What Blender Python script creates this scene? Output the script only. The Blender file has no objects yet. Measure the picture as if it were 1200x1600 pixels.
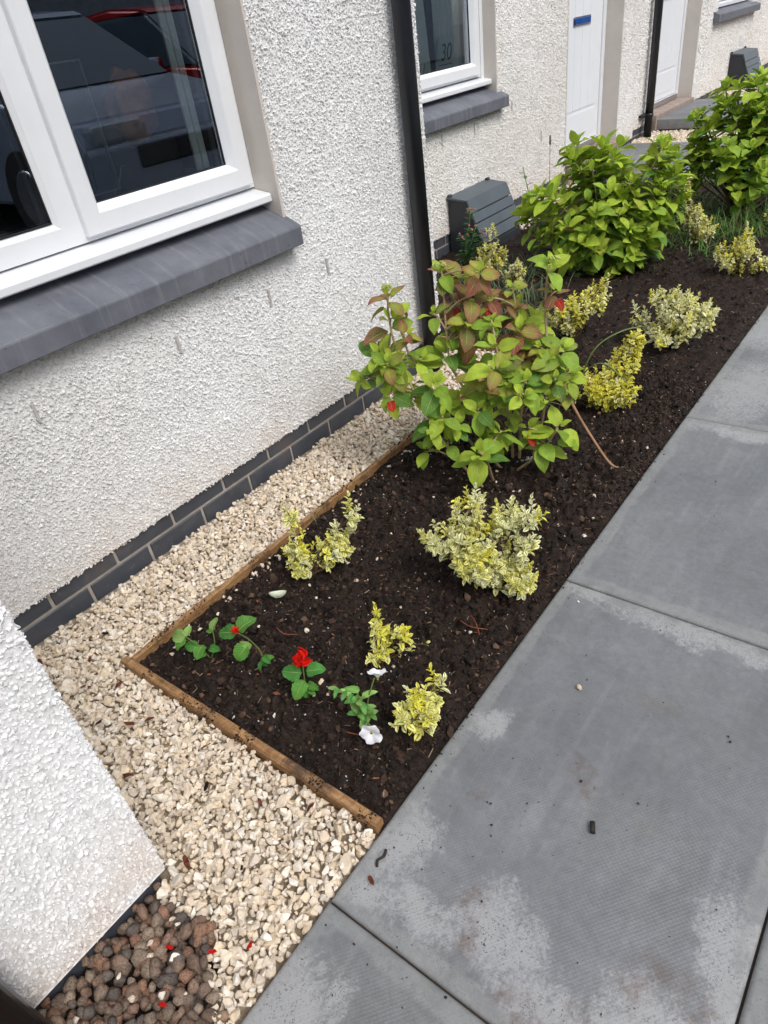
import bpy, bmesh, math, random
import numpy as np
from mathutils import Vector, Matrix, Euler
from mathutils.noise import noise as mnoise

random.seed(7)
RNG = np.random.default_rng(11)
R = math.radians
S = bpy.context.scene
COL = S.collection

# ------------------------------------------------------------------ camera
cam_d = bpy.data.cameras.new('camera')
cam = bpy.data.objects.new('camera', cam_d); COL.objects.link(cam)
cam_d.sensor_fit = 'HORIZONTAL'; cam_d.sensor_width = 36.0
cam_d.lens = 36.0 * 1060.5 / 1200.0
cam_d.clip_start = 0.02; cam_d.clip_end = 2000
_r = Vector((0.79416227, 0.59474433, -0.12484181)); _u = Vector((-0.26873264, 0.52794895, 0.80563805)); _f = Vector((-0.54505877, 0.60625827, -0.57910435))
M = Matrix(((_r.x, _u.x, -_f.x, 1.7581), (_r.y, _u.y, -_f.y, -0.4822), (_r.z, _u.z, -_f.z, 1.3097), (0, 0, 0, 1)))
cam.matrix_world = M
S.camera = cam

# ------------------------------------------------------------------ world, sun, exposure
SUN_EL, SUN_AZ = R(52), R(100)          # azimuth measured from +Y (north) clockwise
W = bpy.data.worlds.new('World'); S.world = W; W.use_nodes = True
wn = W.node_tree; wn.nodes.clear()
sky = wn.nodes.new('ShaderNodeTexSky'); sky.sky_type = 'NISHITA'; sky.sun_disc = False
sky.sun_elevation = SUN_EL; sky.sun_rotation = SUN_AZ; sky.dust_density = 3.0; sky.air_density = 1.0
hs = wn.nodes.new('ShaderNodeHueSaturation'); hs.inputs['Saturation'].default_value = 0.34
bg = wn.nodes.new('ShaderNodeBackground'); bg.inputs['Strength'].default_value = 0.15
wo = wn.nodes.new('ShaderNodeOutputWorld')
wn.links.new(sky.outputs[0], hs.inputs['Color']); wn.links.new(hs.outputs[0], bg.inputs['Color']); wn.links.new(bg.outputs[0], wo.inputs['Surface'])
sd = bpy.data.lights.new('sun', 'SUN'); sd.energy = 0.9; sd.angle = R(25); sd.color = (1.0, 0.96, 0.9)
sun = bpy.data.objects.new('sun', sd); COL.objects.link(sun)
_d = Vector((math.sin(SUN_AZ) * math.cos(SUN_EL), math.cos(SUN_AZ) * math.cos(SUN_EL), math.sin(SUN_EL)))
sun.rotation_euler = _d.to_track_quat('Z', 'Y').to_euler()
S.view_settings.view_transform = 'Standard'; S.view_settings.look = 'None'
S.view_settings.exposure = 0.50; S.view_settings.gamma = 1.0; S.view_settings.use_curve_mapping = False

# ------------------------------------------------------------------ helpers
def tag(o, label=None, cat=None, group=None, kind=None):
    if label: o['label'] = label
    if cat: o['category'] = cat
    if group: o['group'] = group
    if kind: o['kind'] = kind
    return o

def empty(name, loc, label, cat, group=None, rz=0):
    o = bpy.data.objects.new(name, None); COL.objects.link(o)
    o.location = loc; o.rotation_euler = (0, 0, rz); o.empty_display_size = 0.05
    return tag(o, label, cat, group)

def link_mesh(name, me, mats, parent=None):
    for m in (mats if isinstance(mats, (list, tuple)) else [mats]): me.materials.append(m)
    o = bpy.data.objects.new(name, me); COL.objects.link(o)
    if parent is not None:
        o.parent = parent
        # geometry is written in world space: cancel the parent's transform
        chain = Matrix.Identity(4); p = parent
        while p is not None:
            chain = Matrix.LocRotScale(p.location, p.rotation_euler, p.scale) @ (p.matrix_parent_inverse if p.parent else Matrix.Identity(4)) if False else chain_of(p)
            break
        o.matrix_parent_inverse = chain.inverted()
    return o

def chain_of(p):
    loc = Matrix.LocRotScale(p.location, p.rotation_euler, p.scale)
    if p.parent is None: return loc
    return chain_of(p.parent) @ p.matrix_parent_inverse @ loc

def np_mesh(name, V, F, mats, parent=None, uv=None, tint=None, smooth=False, mi=None):
    """V (n,3); F (m,k) same-size faces; uv (n,2) per vertex; tint (n,3) per vertex."""
    V = np.asarray(V, np.float32); F = np.asarray(F, np.int32)
    me = bpy.data.meshes.new(name); k = F.shape[1]; m = len(F)
    me.vertices.add(len(V)); me.vertices.foreach_set('co', V.ravel())
    me.loops.add(m * k); me.loops.foreach_set('vertex_index', F.ravel())
    me.polygons.add(m); me.polygons.foreach_set('loop_start', np.arange(0, m * k, k, dtype=np.int32))
    me.polygons.foreach_set('loop_total', np.full(m, k, np.int32))
    if mi is not None: me.polygons.foreach_set('material_index', np.asarray(mi, np.int32))
    me.polygons.foreach_set('use_smooth', np.full(m, smooth, bool))
    if uv is not None:
        l = me.uv_layers.new(name='UVMap'); l.data.foreach_set('uv', np.asarray(uv, np.float32)[F.ravel()].ravel())
    if tint is not None:
        a = me.color_attributes.new('tint', 'FLOAT_COLOR', 'POINT')
        c = np.ones((len(V), 4), np.float32); c[:, :3] = tint; a.data.foreach_set('color', c.ravel())
    me.update(calc_edges=True)
    return link_mesh(name, me, mats, parent)

class B:
    """collects bevelled boxes, tubes, prisms; one mesh object"""
    def __init__(s): s.bm = bmesh.new()
    def box(s, lo, hi, bev=0.0, seg=1, rot=None, smooth=False):
        lo = Vector(lo); hi = Vector(hi); t = bmesh.new()
        bmesh.ops.create_cube(t, size=1)
        d = hi - lo; c = (hi + lo) / 2
        bmesh.ops.scale(t, vec=d, verts=t.verts)
        if bev: bmesh.ops.bevel(t, geom=t.edges[:] , offset=bev, segments=seg, affect='EDGES', profile=0.5)
        if rot is not None: bmesh.ops.rotate(t, cent=(0, 0, 0), matrix=rot, verts=t.verts)
        bmesh.ops.translate(t, vec=c, verts=t.verts); s.merge(t); return s
    def merge(s, t):
        m = {}
        for v in t.verts: m[v] = s.bm.verts.new(v.co)
        for f in t.faces:
            try:
                g = s.bm.faces.new([m[v] for v in f.verts]); g.smooth = f.smooth
            except ValueError: pass
        t.free()
    def tube(s, pts, rad, n=8, cap=True, smooth=True):
        pts = [Vector(p) for p in pts]; rad = rad if isinstance(rad, (list, tuple)) else [rad] * len(pts)
        rings = []; up = Vector((0.13, 0.31, 0.94))
        for i, p in enumerate(pts):
            d = (pts[min(i + 1, len(pts) - 1)] - pts[max(i - 1, 0)]).normalized()
            a = d.cross(up); a = a.normalized() if a.length > 1e-3 else Vector((1, 0, 0)); b = d.cross(a)
            rings.append([s.bm.verts.new(p + (a * math.cos(2 * math.pi * k / n) + b * math.sin(2 * math.pi * k / n)) * rad[i]) for k in range(n)])
        for i in range(len(rings) - 1):
            for k in range(n):
                f = s.bm.faces.new((rings[i][k], rings[i][(k + 1) % n], rings[i + 1][(k + 1) % n], rings[i + 1][k])); f.smooth = smooth
        if cap:
            s.bm.faces.new(rings[0][::-1]); s.bm.faces.new(rings[-1])
        return s
    def prism(s, poly, y0, y1):
        """poly = [(x,z)...] extruded along y"""
        a = [s.bm.verts.new((x, y0, z)) for x, z in poly]; b = [s.bm.verts.new((x, y1, z)) for x, z in poly]
        n = len(poly); s.bm.faces.new(a); s.bm.faces.new(b[::-1])
        for i in range(n): s.bm.faces.new((a[i], b[i], b[(i + 1) % n], a[(i + 1) % n]))
        return s
    def ring(s, y0, y1, z0, z1, prof):
        """mitred rectangular frame facing +x; prof = [(inset, x)...]"""
        L = []
        for d, x in prof:
            L.append([s.bm.verts.new(c) for c in ((x, y0 + d, z0 + d), (x, y1 - d, z0 + d), (x, y1 - d, z1 - d), (x, y0 + d, z1 - d))])
        for a, b in zip(L[:-1], L[1:]):
            for k in range(4): s.bm.faces.new((a[k], a[(k + 1) % 4], b[(k + 1) % 4], b[k]))
        return s
    def poly(s, pts): s.bm.faces.new([s.bm.verts.new(p) for p in pts]); return s
    def build(s, name, mat, parent=None, bevel=0, smooth=False):
        bmesh.ops.recalc_face_normals(s.bm, faces=s.bm.faces)
        if bevel: bmesh.ops.bevel(s.bm, geom=s.bm.edges[:], offset=bevel, segments=2, affect='EDGES', profile=0.6)
        me = bpy.data.meshes.new(name); s.bm.to_mesh(me); s.bm.free()
        if smooth:
            for p in me.polygons: p.use_smooth = True
        return link_mesh(name, me, mat, parent)

# ------------------------------------------------------------------ numpy noise
def _hash(ix, iy, seed):
    h = (ix.astype(np.int64) * 374761393 + iy.astype(np.int64) * 668265263 + ((seed * 2654435761) & 0xFFFFFFFF) * 97) & 0xFFFFFFFF
    h = ((h ^ (h >> 15)) * 2146121005) & 0xFFFFFFFF
    h = ((h ^ (h >> 13)) * 1274126177) & 0xFFFFFFFF
    h = ((h ^ (h >> 16)) * 2246822519) & 0xFFFFFFFF
    return (h ^ (h >> 15)) & 0xFFFFFFFF
def rnd(ix, iy, seed): return _hash(ix, iy, seed) / 4294967295.0
def vnoise(x, y, seed=0):
    ix = np.floor(x); iy = np.floor(y); fx = x - ix; fy = y - iy
    fx = fx * fx * (3 - 2 * fx); fy = fy * fy * (3 - 2 * fy)
    a = rnd(ix, iy, seed); b = rnd(ix + 1, iy, seed); c = rnd(ix, iy + 1, seed); d = rnd(ix + 1, iy + 1, seed)
    return (a * (1 - fx) + b * fx) * (1 - fy) + (c * (1 - fx) + d * fx) * fy
def fbm(x, y, oct=4, seed=0):
    s = 0; a = 0.5; n = 0
    for i in range(oct): s = s + a * vnoise(x * 2 ** i + 17.3 * i, y * 2 ** i - 9.1 * i, seed + i); n += a; a *= .5
    return s / n
def chips(x, y, cell, seed, height=0.004):
    """roughcast: overlapping tilted stone chips, max over neighbouring cells"""
    gx = x / cell; gy = y / cell; ix = np.floor(gx); iy = np.floor(gy); H = np.full(x.shape, -1.0)
    for dx in (-1, 0, 1):
        for dy in (-1, 0, 1):
            cx = ix + dx; cy = iy + dy
            px = cx + rnd(cx, cy, seed); py = cy + rnd(cx, cy, seed + 1)
            r = .36 + .42 * rnd(cx, cy, seed + 2) ** 2; an = rnd(cx, cy, seed + 3) * 6.283; el = .5 + .5 * rnd(cx, cy, seed + 4)
            ux = gx - px; uy = gy - py
            a = ux * np.cos(an) + uy * np.sin(an); b = (-ux * np.sin(an) + uy * np.cos(an)) / el
            q = (a * a + b * b) / (r * r)
            tilt = (rnd(cx, cy, seed + 5) - .5) * 1.5 * a + (rnd(cx, cy, seed + 6) - .5) * 1.5 * b
            top = .25 + .75 * rnd(cx, cy, seed + 7)
            h = top * (1.0 - .55 * np.maximum(q, 0) ** 2.2) + tilt
            H = np.maximum(H, np.where(q < 1.0, h, -1))
    return np.clip(H, 0.0, 1.3) * height

# ------------------------------------------------------------------ materials
class Mat:
    def __init__(s, name):
        s.m = bpy.data.materials.new(name); s.m.use_nodes = True; s.t = s.m.node_tree; s.t.nodes.clear()
        s.out = s.n('ShaderNodeOutputMaterial'); s.b = s.n('ShaderNodeBsdfPrincipled'); s.l(s.b.outputs[0], s.out.inputs['Surface'])
    def n(s, t, **k):
        o = s.t.nodes.new(t)
        for a, v in k.items():
            if hasattr(o, a) and a not in ('Scale',): setattr(o, a, v)
        return o
    def l(s, a, b): s.t.links.new(a, b)
    def set(s, **k):
        for a, v in k.items(): s.b.inputs[a.replace('_', ' ')].default_value = v
        return s
    def coord(s, kind='Object', scale=None):
        c = s.n('ShaderNodeTexCoord').outputs[kind]
        if scale is not None:
            mp = s.n('ShaderNodeMapping'); mp.inputs['Scale'].default_value = scale; s.l(c, mp.inputs['Vector']); c = mp.outputs[0]
        return c
    def noise(s, scale, detail=4, rough=.5, co=None, dist=0):
        n = s.n('ShaderNodeTexNoise'); n.inputs['Scale'].default_value = scale; n.inputs['Detail'].default_value = detail
        n.inputs['Roughness'].default_value = rough; n.inputs['Distortion'].default_value = dist
        s.l(co if co is not None else s.coord(), n.inputs['Vector']); return n.outputs['Fac']
    def ramp(s, fac, stops, interp='LINEAR'):
        r = s.n('ShaderNodeValToRGB'); r.color_ramp.interpolation = interp
        e = r.color_ramp.elements
        while len(e) < len(stops): e.new(0.5)
        for i, (p, c) in enumerate(stops):
            e[i].position = p; e[i].color = (*c, 1) if isinstance(c, (tuple, list)) else (c, c, c, 1)
        s.l(fac, r.inputs[0]); return r.outputs[0]
    def mix(s, fac, a, b, mode='MIX'):
        m = s.n('ShaderNodeMix'); m.data_type = 'RGBA'; m.blend_type = mode
        for i, v in ((0, fac), (6, a), (7, b)):
            if isinstance(v, (int, float)): m.inputs[i].default_value = v
            elif isinstance(v, tuple): m.inputs[i].default_value = (*v, 1)
            else: s.l(v, m.inputs[i])
        return m.outputs[2]
    def math(s, op, a, b=None, clamp=False):
        m = s.n('ShaderNodeMath'); m.operation = op; m.use_clamp = clamp
        for i, v in ((0, a), (1, b)):
            if v is None: continue
            if isinstance(v, (int, float)): m.inputs[i].default_value = v
            else: s.l(v, m.inputs[i])
        return m.outputs[0]
    def color(s, c):
        if isinstance(c, tuple): s.b.inputs['Base Color'].default_value = (*c, 1)
        else: s.l(c, s.b.inputs['Base Color'])
        return s
    def rough(s, c):
        if isinstance(c, (int, float)): s.b.inputs['Roughness'].default_value = c
        else: s.l(c, s.b.inputs['Roughness'])
        return s
    def bump(s, h, strength=.5, dist=.001):
        b = s.n('ShaderNodeBump'); b.inputs['Strength'].default_value = strength; b.inputs['Distance'].default_value = dist
        s.l(h, b.inputs['Height']); s.l(b.outputs[0], s.b.inputs['Normal']); return s
    def attr(s, name='tint'):
        a = s.n('ShaderNodeAttribute'); a.attribute_name = name; return a.outputs['Color']
    def sep(s, v):
        x = s.n('ShaderNodeSeparateXYZ'); s.l(v, x.inputs[0]); return x.outputs

MT = {}
def simple(name, col, rough=.5, var=.12, scale=8, bump=0, metal=0, spec=None):
    m = Mat(name); n = m.noise(scale, 5, .6)
    lo = tuple(c * (1 - var) for c in col); hi = tuple(min(1, c * (1 + var)) for c in col)
    m.color(m.ramp(n, [(.3, lo), (.7, hi)])).rough(rough)
    m.b.inputs['Metallic'].default_value = metal
    if bump: m.bump(m.noise(scale * 12, 3), bump, .001)
    MT[name] = m.m; return m.m

# roughcast render: white marble chips in white binder, slightly dirty near the base
def render_mat(name, base, dirt_z):
    m = Mat(name); co = m.coord()
    big = m.ramp(m.noise(1.1, 6, .65), [(.3, tuple(c * k for c, k in zip(base, (.90, .885, .86)))), (.68, base)])
    chip = m.n('ShaderNodeTexVoronoi'); chip.inputs['Scale'].default_value = 130; m.l(co, chip.inputs['Vector'])
    cc = m.ramp(m.sep(chip.outputs['Color'])[0], [(.0, .84), (.5, .98), (1, 1.0)])
    c = m.mix(1.0, big, cc, 'MULTIPLY')
    z = m.sep(co)[2]
    d = m.math('SUBTRACT', 1.0, m.math('DIVIDE', m.math('SUBTRACT', z, dirt_z), .28), True)
    d = m.math('MULTIPLY', m.math('POWER', d, 1.6), m.ramp(m.noise(7, 6, .65), [(.35, 0.05), (.7, .55)]))
    c = m.mix(d, c, (.66, .53, .43))
    sp = m.ramp(m.noise(55, 2, .5), [(.70, 0.0), (.76, .55)])
    c = m.mix(m.math('MULTIPLY', sp, m.ramp(m.noise(5, 3), [(.45, .0), (.7, .8)])), c, (.30, .26, .24))
    m.color(c).rough(.92).bump(m.noise(420, 3, .6), .25, .001); m.b.inputs['Specular IOR Level'].default_value = .2
    MT[name] = m.m; return m.m
render_mat('render', (.88, .885, .895), .06)
render_mat('render_far', (.92, .91, .90), .1)
simple('reveal', (.60, .55, .50), .7, .07, 5, .15)
simple('upvc', (.80, .82, .85), .28, .03, 6)
simple('upvc_groove', (.10, .10, .11), .6, .1)
simple('gasket', (.012, .012, .014), .5, .1)
simple('black_plastic', (.012, .014, .020), .36, .2, 10)
simple('box_plastic_dark', (.030, .034, .042), .42, .12, 10, .08)
simple('box_plastic', (.085, .105, .125), .42, .10, 10, .08)
simple('door_paint', (.80, .83, .87), .35, .02, 4)
simple('chrome', (.55, .57, .6), .18, .1, 5, 0, 1)
simple('blue_flap', (.015, .10, .42), .15, .35, 14, 0, .4)
simple('black_flap', (.02, .02, .022), .3, .2)
simple('threshold', (.30, .235, .20), .8, .25, 18, .4)
simple('curtain', (.86, .93, .90), .9, .1, 12)
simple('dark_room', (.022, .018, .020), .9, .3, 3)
simple('desk', (.06, .055, .055), .4, .2, 6)
simple('monitor_black', (.02, .03, .045), .22, .1)
simple('bezel', (.45, .47, .5), .3, .05, 5, 0, .6)
simple('ginger', (.55, .20, .07), .8, .35, 30, .6)
simple('cable', (.35, .33, .30), .5, .1)
simple('paper', (.62, .64, .66), .7, .05)
simple('plaque', (.62, .74, .72), .25, .08, 14)
simple('ink', (.015, .02, .025), .5, .1)
simple('weep', (.50, .48, .47), .6, .2, 30)
simple('lead', (.16, .17, .19), .5, .2, 10, .2)
simple('car_paint', (.30, .34, .42), .2, .05, 2, 0, .4)
simple('car_glass', (.05, .07, .09), .06, .1)
simple('tyre', (.02, .02, .02), .8, .2)
simple('alloy', (.45, .46, .48), .3, .1, 4, 0, .9)
simple('headlight', (.22, .25, .28), .08, .15, 30)
simple('added_house_wall', (.20, .22, .25), .8, .25, 6, .3)  # blue-grey picked for what the added house gives the window reflection
simple('roof_tile', (.06, .06, .065), .7, .2, 3, .4)
simple('tarmac', (.055, .055, .057), .85, .2, 2, .5)
simple('earth', (.035, .024, .018), .95, .3, 8, .6)
simple('stem_green', (.14, .20, .05), .5, .25, 20)
simple('stem_tan', (.42, .31, .17), .6, .25, 40, .3)
simple('stem_dark', (.10, .055, .03), .65, .3, 40, .3)
simple('petal_white', (.80, .80, .84), .55, .03, 20)
simple('petal_red', (.72, .012, .006), .5, .2, 30)
simple('bud_green', (.36, .42, .10), .6, .3, 60, .3)
simple('bark_red', (.20, .055, .025), .6, .35, 40, .4)
simple('bark_dark', (.018, .013, .011), .7, .3, 40, .4)
simple('shell', (.62, .66, .52), .45, .22, 25)
simple('tag_white', (.60, .64, .62), .4, .05)
simple('grass', (.075, .15, .035), .5, .35, 10)
simple('dry_blade', (.36, .20, .11), .6, .25, 20)
simple('pink', (.42, .12, .14), .6, .2, 20)

# glass: thin pane, mirror by Fresnel over clear
m = Mat('glass'); m.t.nodes.remove(m.b)
tr = m.n('ShaderNodeBsdfTransparent'); tr.inputs[0].default_value = (.86, .92, .91, 1)
gl = m.n('ShaderNodeBsdfGlossy'); gl.inputs['Roughness'].default_value = .004; gl.inputs[0].default_value = (.80, .89, 1, 1)
fr = m.n('ShaderNodeFresnel'); fr.inputs[0].default_value = 1.52
fm = m.math('MULTIPLY', fr.outputs[0], 5.5, True)
mx = m.n('ShaderNodeMixShader'); m.l(fm, mx.inputs[0]); m.l(tr.outputs[0], mx.inputs[1]); m.l(gl.outputs[0], mx.inputs[2]); m.l(mx.outputs[0], m.out.inputs[0])
MT['glass'] = m.m

# slate-grey sill with weathering and drip streaks
m = Mat('sill'); co = m.coord()
c = m.ramp(m.noise(6, 6, .65), [(.28, (.092, .100, .124)), (.72, (.182, .190, .220))])
st = m.noise(1, 4, .6, m.coord(scale=(6, 46, 1.2)))
c = m.mix(m.math('MULTIPLY', m.ramp(st, [(.52, 0.0), (.70, .6)]), .8), c, (.25, .255, .28))
c = m.mix(m.ramp(m.noise(70, 2), [(.70, 0.0), (.75, .6)]), c, (.05, .05, .055))
m.color(c).rough(.55).bump(m.noise(160, 4), .35, .0008); MT['sill'] = m.m

# engineering brick and mortar
m = Mat('brick'); c = m.ramp(m.noise(5, 5, .65), [(.3, (.046, .053, .068)), (.55, (.068, .075, .092)), (.72, (.105, .088, .090))])
c = m.mix(m.ramp(m.noise(38, 5, .7), [(.62, 0.0), (.75, .6)]), c, (.19, .18, .18))
c = m.mix(m.ramp(m.noise(3.5, 5, .7), [(.55, 0.0), (.75, .30)]), c, (.24, .20, .17))
m.color(c).rough(m.ramp(m.noise(20, 3), [(.3, .35), (.7, .7)])).bump(m.noise(140, 4), .4, .001); MT['brick'] = m.m
simple('mortar', (.38, .34, .30), .9, .2, 30, .6)

# stones with per-stone tint
def stone_mat(name, sc, dirt, rough=.8, pit=False):
    m = Mat(name); c = m.attr()
    c = m.mix(1.0, c, m.ramp(m.noise(sc, 5, .65), [(.3, .80), (.65, 1.05)]), 'MULTIPLY')
    c = m.mix(m.ramp(m.noise(sc * .45, 4, .6), [(.58, 0.0), (.72, .45)]), c, dirt)
    h = m.noise(sc * 3, 5, .7)
    if pit:
        v = m.n('ShaderNodeTexVoronoi'); v.inputs['Scale'].default_value = 420; m.l(m.coord(), v.inputs['Vector'])
        p = m.ramp(v.outputs['Distance'], [(.18, 0.0), (.34, 1.0)])
        c = m.mix(m.math('SUBTRACT', 1.0, p), c, (.03, .02, .016)); h = m.math('ADD', m.math('MULTIPLY', p, 1.6), h)
    m.color(c).rough(rough).bump(h, .9 if pit else .55, .0022 if pit else .0014); m.b.inputs['Specular IOR Level'].default_value = .3; MT[name] = m.m
stone_mat('limestone', 90, (.50, .36, .22))
stone_mat('lava', 70, (.16, .08, .05), .7, True)
stone_mat('clod', 110, (.010, .007, .006), .8)

# soil
m = Mat('soil'); n1 = m.noise(14, 8, .72); n2 = m.noise(160, 5, .7)
c = m.ramp(n1, [(.3, (.007, .0042, .003)), (.55, (.018, .0105, .0075)), (.8, (.050, .028, .019))])
c = m.mix(m.ramp(n2, [(.5, 0.0), (.72, .55)]), c, (.055, .032, .022))
m.color(c).rough(m.ramp(m.noise(60, 4), [(.35, .45), (.6, .97)])).bump(n2, 1.0, .004); m.b.inputs['Specular IOR Level'].default_value = .3; MT['soil'] = m.m
m = Mat('gravel_bed'); m.color(m.ramp(m.noise(60, 6, .7), [(.35, (.24, .18, .12)), (.7, (.46, .38, .28))])).rough(.95).bump(m.noise(90, 4), 1, .004); MT['gravel_bed'] = m.m

# timber edging
m = Mat('timber'); co = m.coord('Object', (1, 1, 1)); tx = m.noise(3, 5, .6)
g = m.noise(6, 8, .65, m.coord(scale=(16, 2, 30)), 1.2); g2 = m.noise(6, 8, .65, m.coord(scale=(2, 16, 30)), 1.2)
c = m.ramp(m.math('MULTIPLY', m.math('ADD', g, g2), .5), [(.36, (.13, .062, .022)), (.5, (.30, .160, .065)), (.64, (.46, .29, .14))])
c = m.mix(m.ramp(m.noise(9, 7, .72), [(.50, 0.0), (.62, .85)]), c, (.045, .026, .017))
m.color(c).rough(.62).bump(g, .5, .002); MT['timber'] = m.m

# paving: rippled moulded slabs with damp patches, lime bloom and muddy stains
m = Mat('paving'); co = m.coord(); sx = m.sep(co)
base = m.ramp(m.noise(1.6, 6, .62, co, .6), [(.28, (.124, .132, .145)), (.5, (.160, .169, .182)), (.72, (.205, .212, .222))])
base = m.mix(m.ramp(m.noise(3, 5, .6, m.coord(scale=(5, 1.1, 1)), .8), [(.45, 0.0), (.7, .35)]), base, (.205, .215, .23))
arc = m.n('ShaderNodeTexNoise'); arc.inputs['Scale'].default_value = 3; arc.inputs['Detail'].default_value = 6; mpa = m.n('ShaderNodeMapping'); mpa.inputs['Rotation'].default_value = (0, 0, R(28)); mpa.inputs['Scale'].default_value = (9, .9, 1); m.l(co, mpa.inputs['Vector']); m.l(mpa.outputs[0], arc.inputs['Vector'])
base = m.mix(m.math('MULTIPLY', m.ramp(arc.outputs['Fac'], [(.52, 0.0), (.68, .40)]), m.ramp(m.noise(2.4, 3), [(.42, 0.0), (.6, 1.0)])), base, (.27, .28, .295))
base = m.mix(m.ramp(m.noise(2.1, 4, .6), [(.52, 0.0), (.70, .35)]), base, (.150, .145, .125))
base = m.mix(1.0, base, m.ramp(m.noise(48, 7, .75, co, .4), [(.3, .84), (.7, 1.14)]), 'MULTIPLY')
base = m.mix(1.0, base, m.ramp(m.noise(9, 6, .7, co, 1.0), [(.3, .90), (.7, 1.09)]), 'MULTIPLY')
edge = m.attr('tint'); e = m.sep(edge)[0]        # 1 at a slab's rim, 0 inside: the paler un-worn margin
warp = m.n('ShaderNodeTexNoise'); warp.inputs['Scale'].default_value = 11; warp.inputs['Detail'].default_value = 6; warp.inputs['Roughness'].default_value = .65; m.l(co, warp.inputs['Vector'])
wv = m.n('ShaderNodeVectorMath'); wv.operation = 'SCALE'; wv.inputs['Scale'].default_value = .16; m.l(warp.outputs['Color'], wv.inputs[0])
wc = m.n('ShaderNodeVectorMath'); wc.operation = 'ADD'; m.l(co, wc.inputs[0]); m.l(wv.outputs[0], wc.inputs[1])
def blob(x, y, rx, ry, ang=0):
    """0..1 stain centred at a place on the ground, edge broken by the warp"""
    mp = m.n('ShaderNodeMapping'); mp.vector_type = 'TEXTURE'; mp.inputs['Location'].default_value = (x + .08, y + .08, 0.08); mp.inputs['Rotation'].default_value = (0, 0, R(ang)); mp.inputs['Scale'].default_value = (rx, ry, 1)
    m.l(wc.outputs[0], mp.inputs[0]); ln = m.n('ShaderNodeVectorMath'); ln.operation = 'LENGTH'; m.l(mp.outputs[0], ln.inputs[0]); return m.math('SUBTRACT', 1.0, ln.outputs['Value'], True)
def union(bl):
    r = blob(*bl[0])
    for q in bl[1:]: r = m.math('MAXIMUM', r, blob(*q))
    return r
white = union([(1.243, .345, .045, .075, -15), (1.235, .02, .075, .11, 0), (1.235, -.10, .08, .06, 0), (1.33, -.08, .12, .07, 0), (1.47, -.03, .12, .10, -20), (1.60, -.09, .16, .07, 0), (1.79, .14, .06, .17, 10), (1.72, -.03, .10, .09, 0), (1.55, .825, .30, .045, 0), (1.26, .845, .08, .03, 0), (1.32, 2.2, .20, .38, 0), (1.27, 2.8, .22, .3, 0), (1.40, 1.84, .28, .05, 0), (1.24, -.32, .12, .12, 0)])
wt = m.math('ADD', m.ramp(white, [(.0, 0.0), (.75, 1.0)]), m.math('MULTIPLY', m.math('SUBTRACT', m.noise(30, 8, .8, m.coord(scale=(1.5, .8, 1)), 1.2), .5), 2.6))
wt = m.math('ADD', wt, m.math('MULTIPLY', m.math('SUBTRACT', m.noise(95, 5, .8), .5), 2.4), True)
bloom = m.math('MULTIPLY', m.ramp(white, [(0.0, 0.0), (.30, 1.0)]), m.ramp(wt, [(.15, .05), (.85, 1.0)]))
rim = m.math('MULTIPLY', m.ramp(m.math('ADD', e, m.math('MULTIPLY', m.noise(6, 6, .7), .9)), [(.85, 0.0), (1.75, 1.0)]), .55); rim = m.math('MULTIPLY', rim, m.ramp(m.noise(20, 6, .75), [(.35, .35), (.6, 1.0)]))
c = m.mix(m.math('MULTIPLY', bloom, .72), base, (.37, .375, .385)); c = m.mix(rim, c, (.29, .295, .29))
muds = union([(1.70, .04, .045, .06, 0), (1.755, .06, .04, .05, 0), (1.463, .331, .020, .055, 30), (1.56, -.12, .07, .05, 0), (1.43, -.06, .03, .06, 0), (1.40, -.02, .05, .03, 0), (1.31, .17, .03, .02, 0), (1.64, -.08, .05, .06, 0)])
mud = m.math('MULTIPLY', m.ramp(muds, [(0, 0.0), (.5, 1.0)]), m.ramp(m.noise(34, 5, .7), [(.42, .0), (.62, .55)]))
c = m.mix(mud, c, (.12, .075, .058))
c = m.mix(m.math('MULTIPLY', m.ramp(m.noise(5.5, 7, .7), [(.58, 0.0), (.70, 1.0)]), .22), c, (.15, .12, .095))
spk = m.n('ShaderNodeTexVoronoi'); spk.inputs['Scale'].default_value = 120; m.l(wc.outputs[0], spk.inputs['Vector'])
sm = m.math('MULTIPLY', m.ramp(spk.outputs['Distance'], [(.16, 1.0), (.34, 0.0)]), m.math('MULTIPLY', m.ramp(m.noise(15, 5, .7), [(.38, 0.1), (.55, .95)]), m.math('ADD', .12, m.math('MULTIPLY', m.math('MAXIMUM', bloom, rim), .9))))
c = m.mix(sm, c, (.06, .058, .06))
def wave(ang, sc):
    w = m.n('ShaderNodeTexWave'); mp = m.n('ShaderNodeMapping'); mp.inputs['Rotation'].default_value = (0, 0, ang)
    m.l(co, mp.inputs['Vector']); m.l(mp.outputs[0], w.inputs['Vector']); w.inputs['Scale'].default_value = sc; return w.outputs['Fac']
dm = m.math('MULTIPLY', wave(R(38), 52), wave(R(-52), 44))
plain = m.math('MULTIPLY', m.math('SUBTRACT', 1.0, m.math('MULTIPLY', e, 1.0), True), m.ramp(m.noise(3.1, 5, .7), [(.32, .15), (.62, 1.0)]))
dimple = m.math('MULTIPLY', dm, plain)
c = m.mix(m.math('MULTIPLY', dimple, .10), c, (.34, .35, .36))
m.color(c).rough(m.ramp(m.noise(3, 5), [(.35, .42), (.7, .72)]))
h = m.math('ADD', m.math('MULTIPLY', dimple, 1.0), m.math('MULTIPLY', m.noise(240, 4), .5))
m.bump(h, .55, .0012); MT['paving'] = m.m

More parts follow.
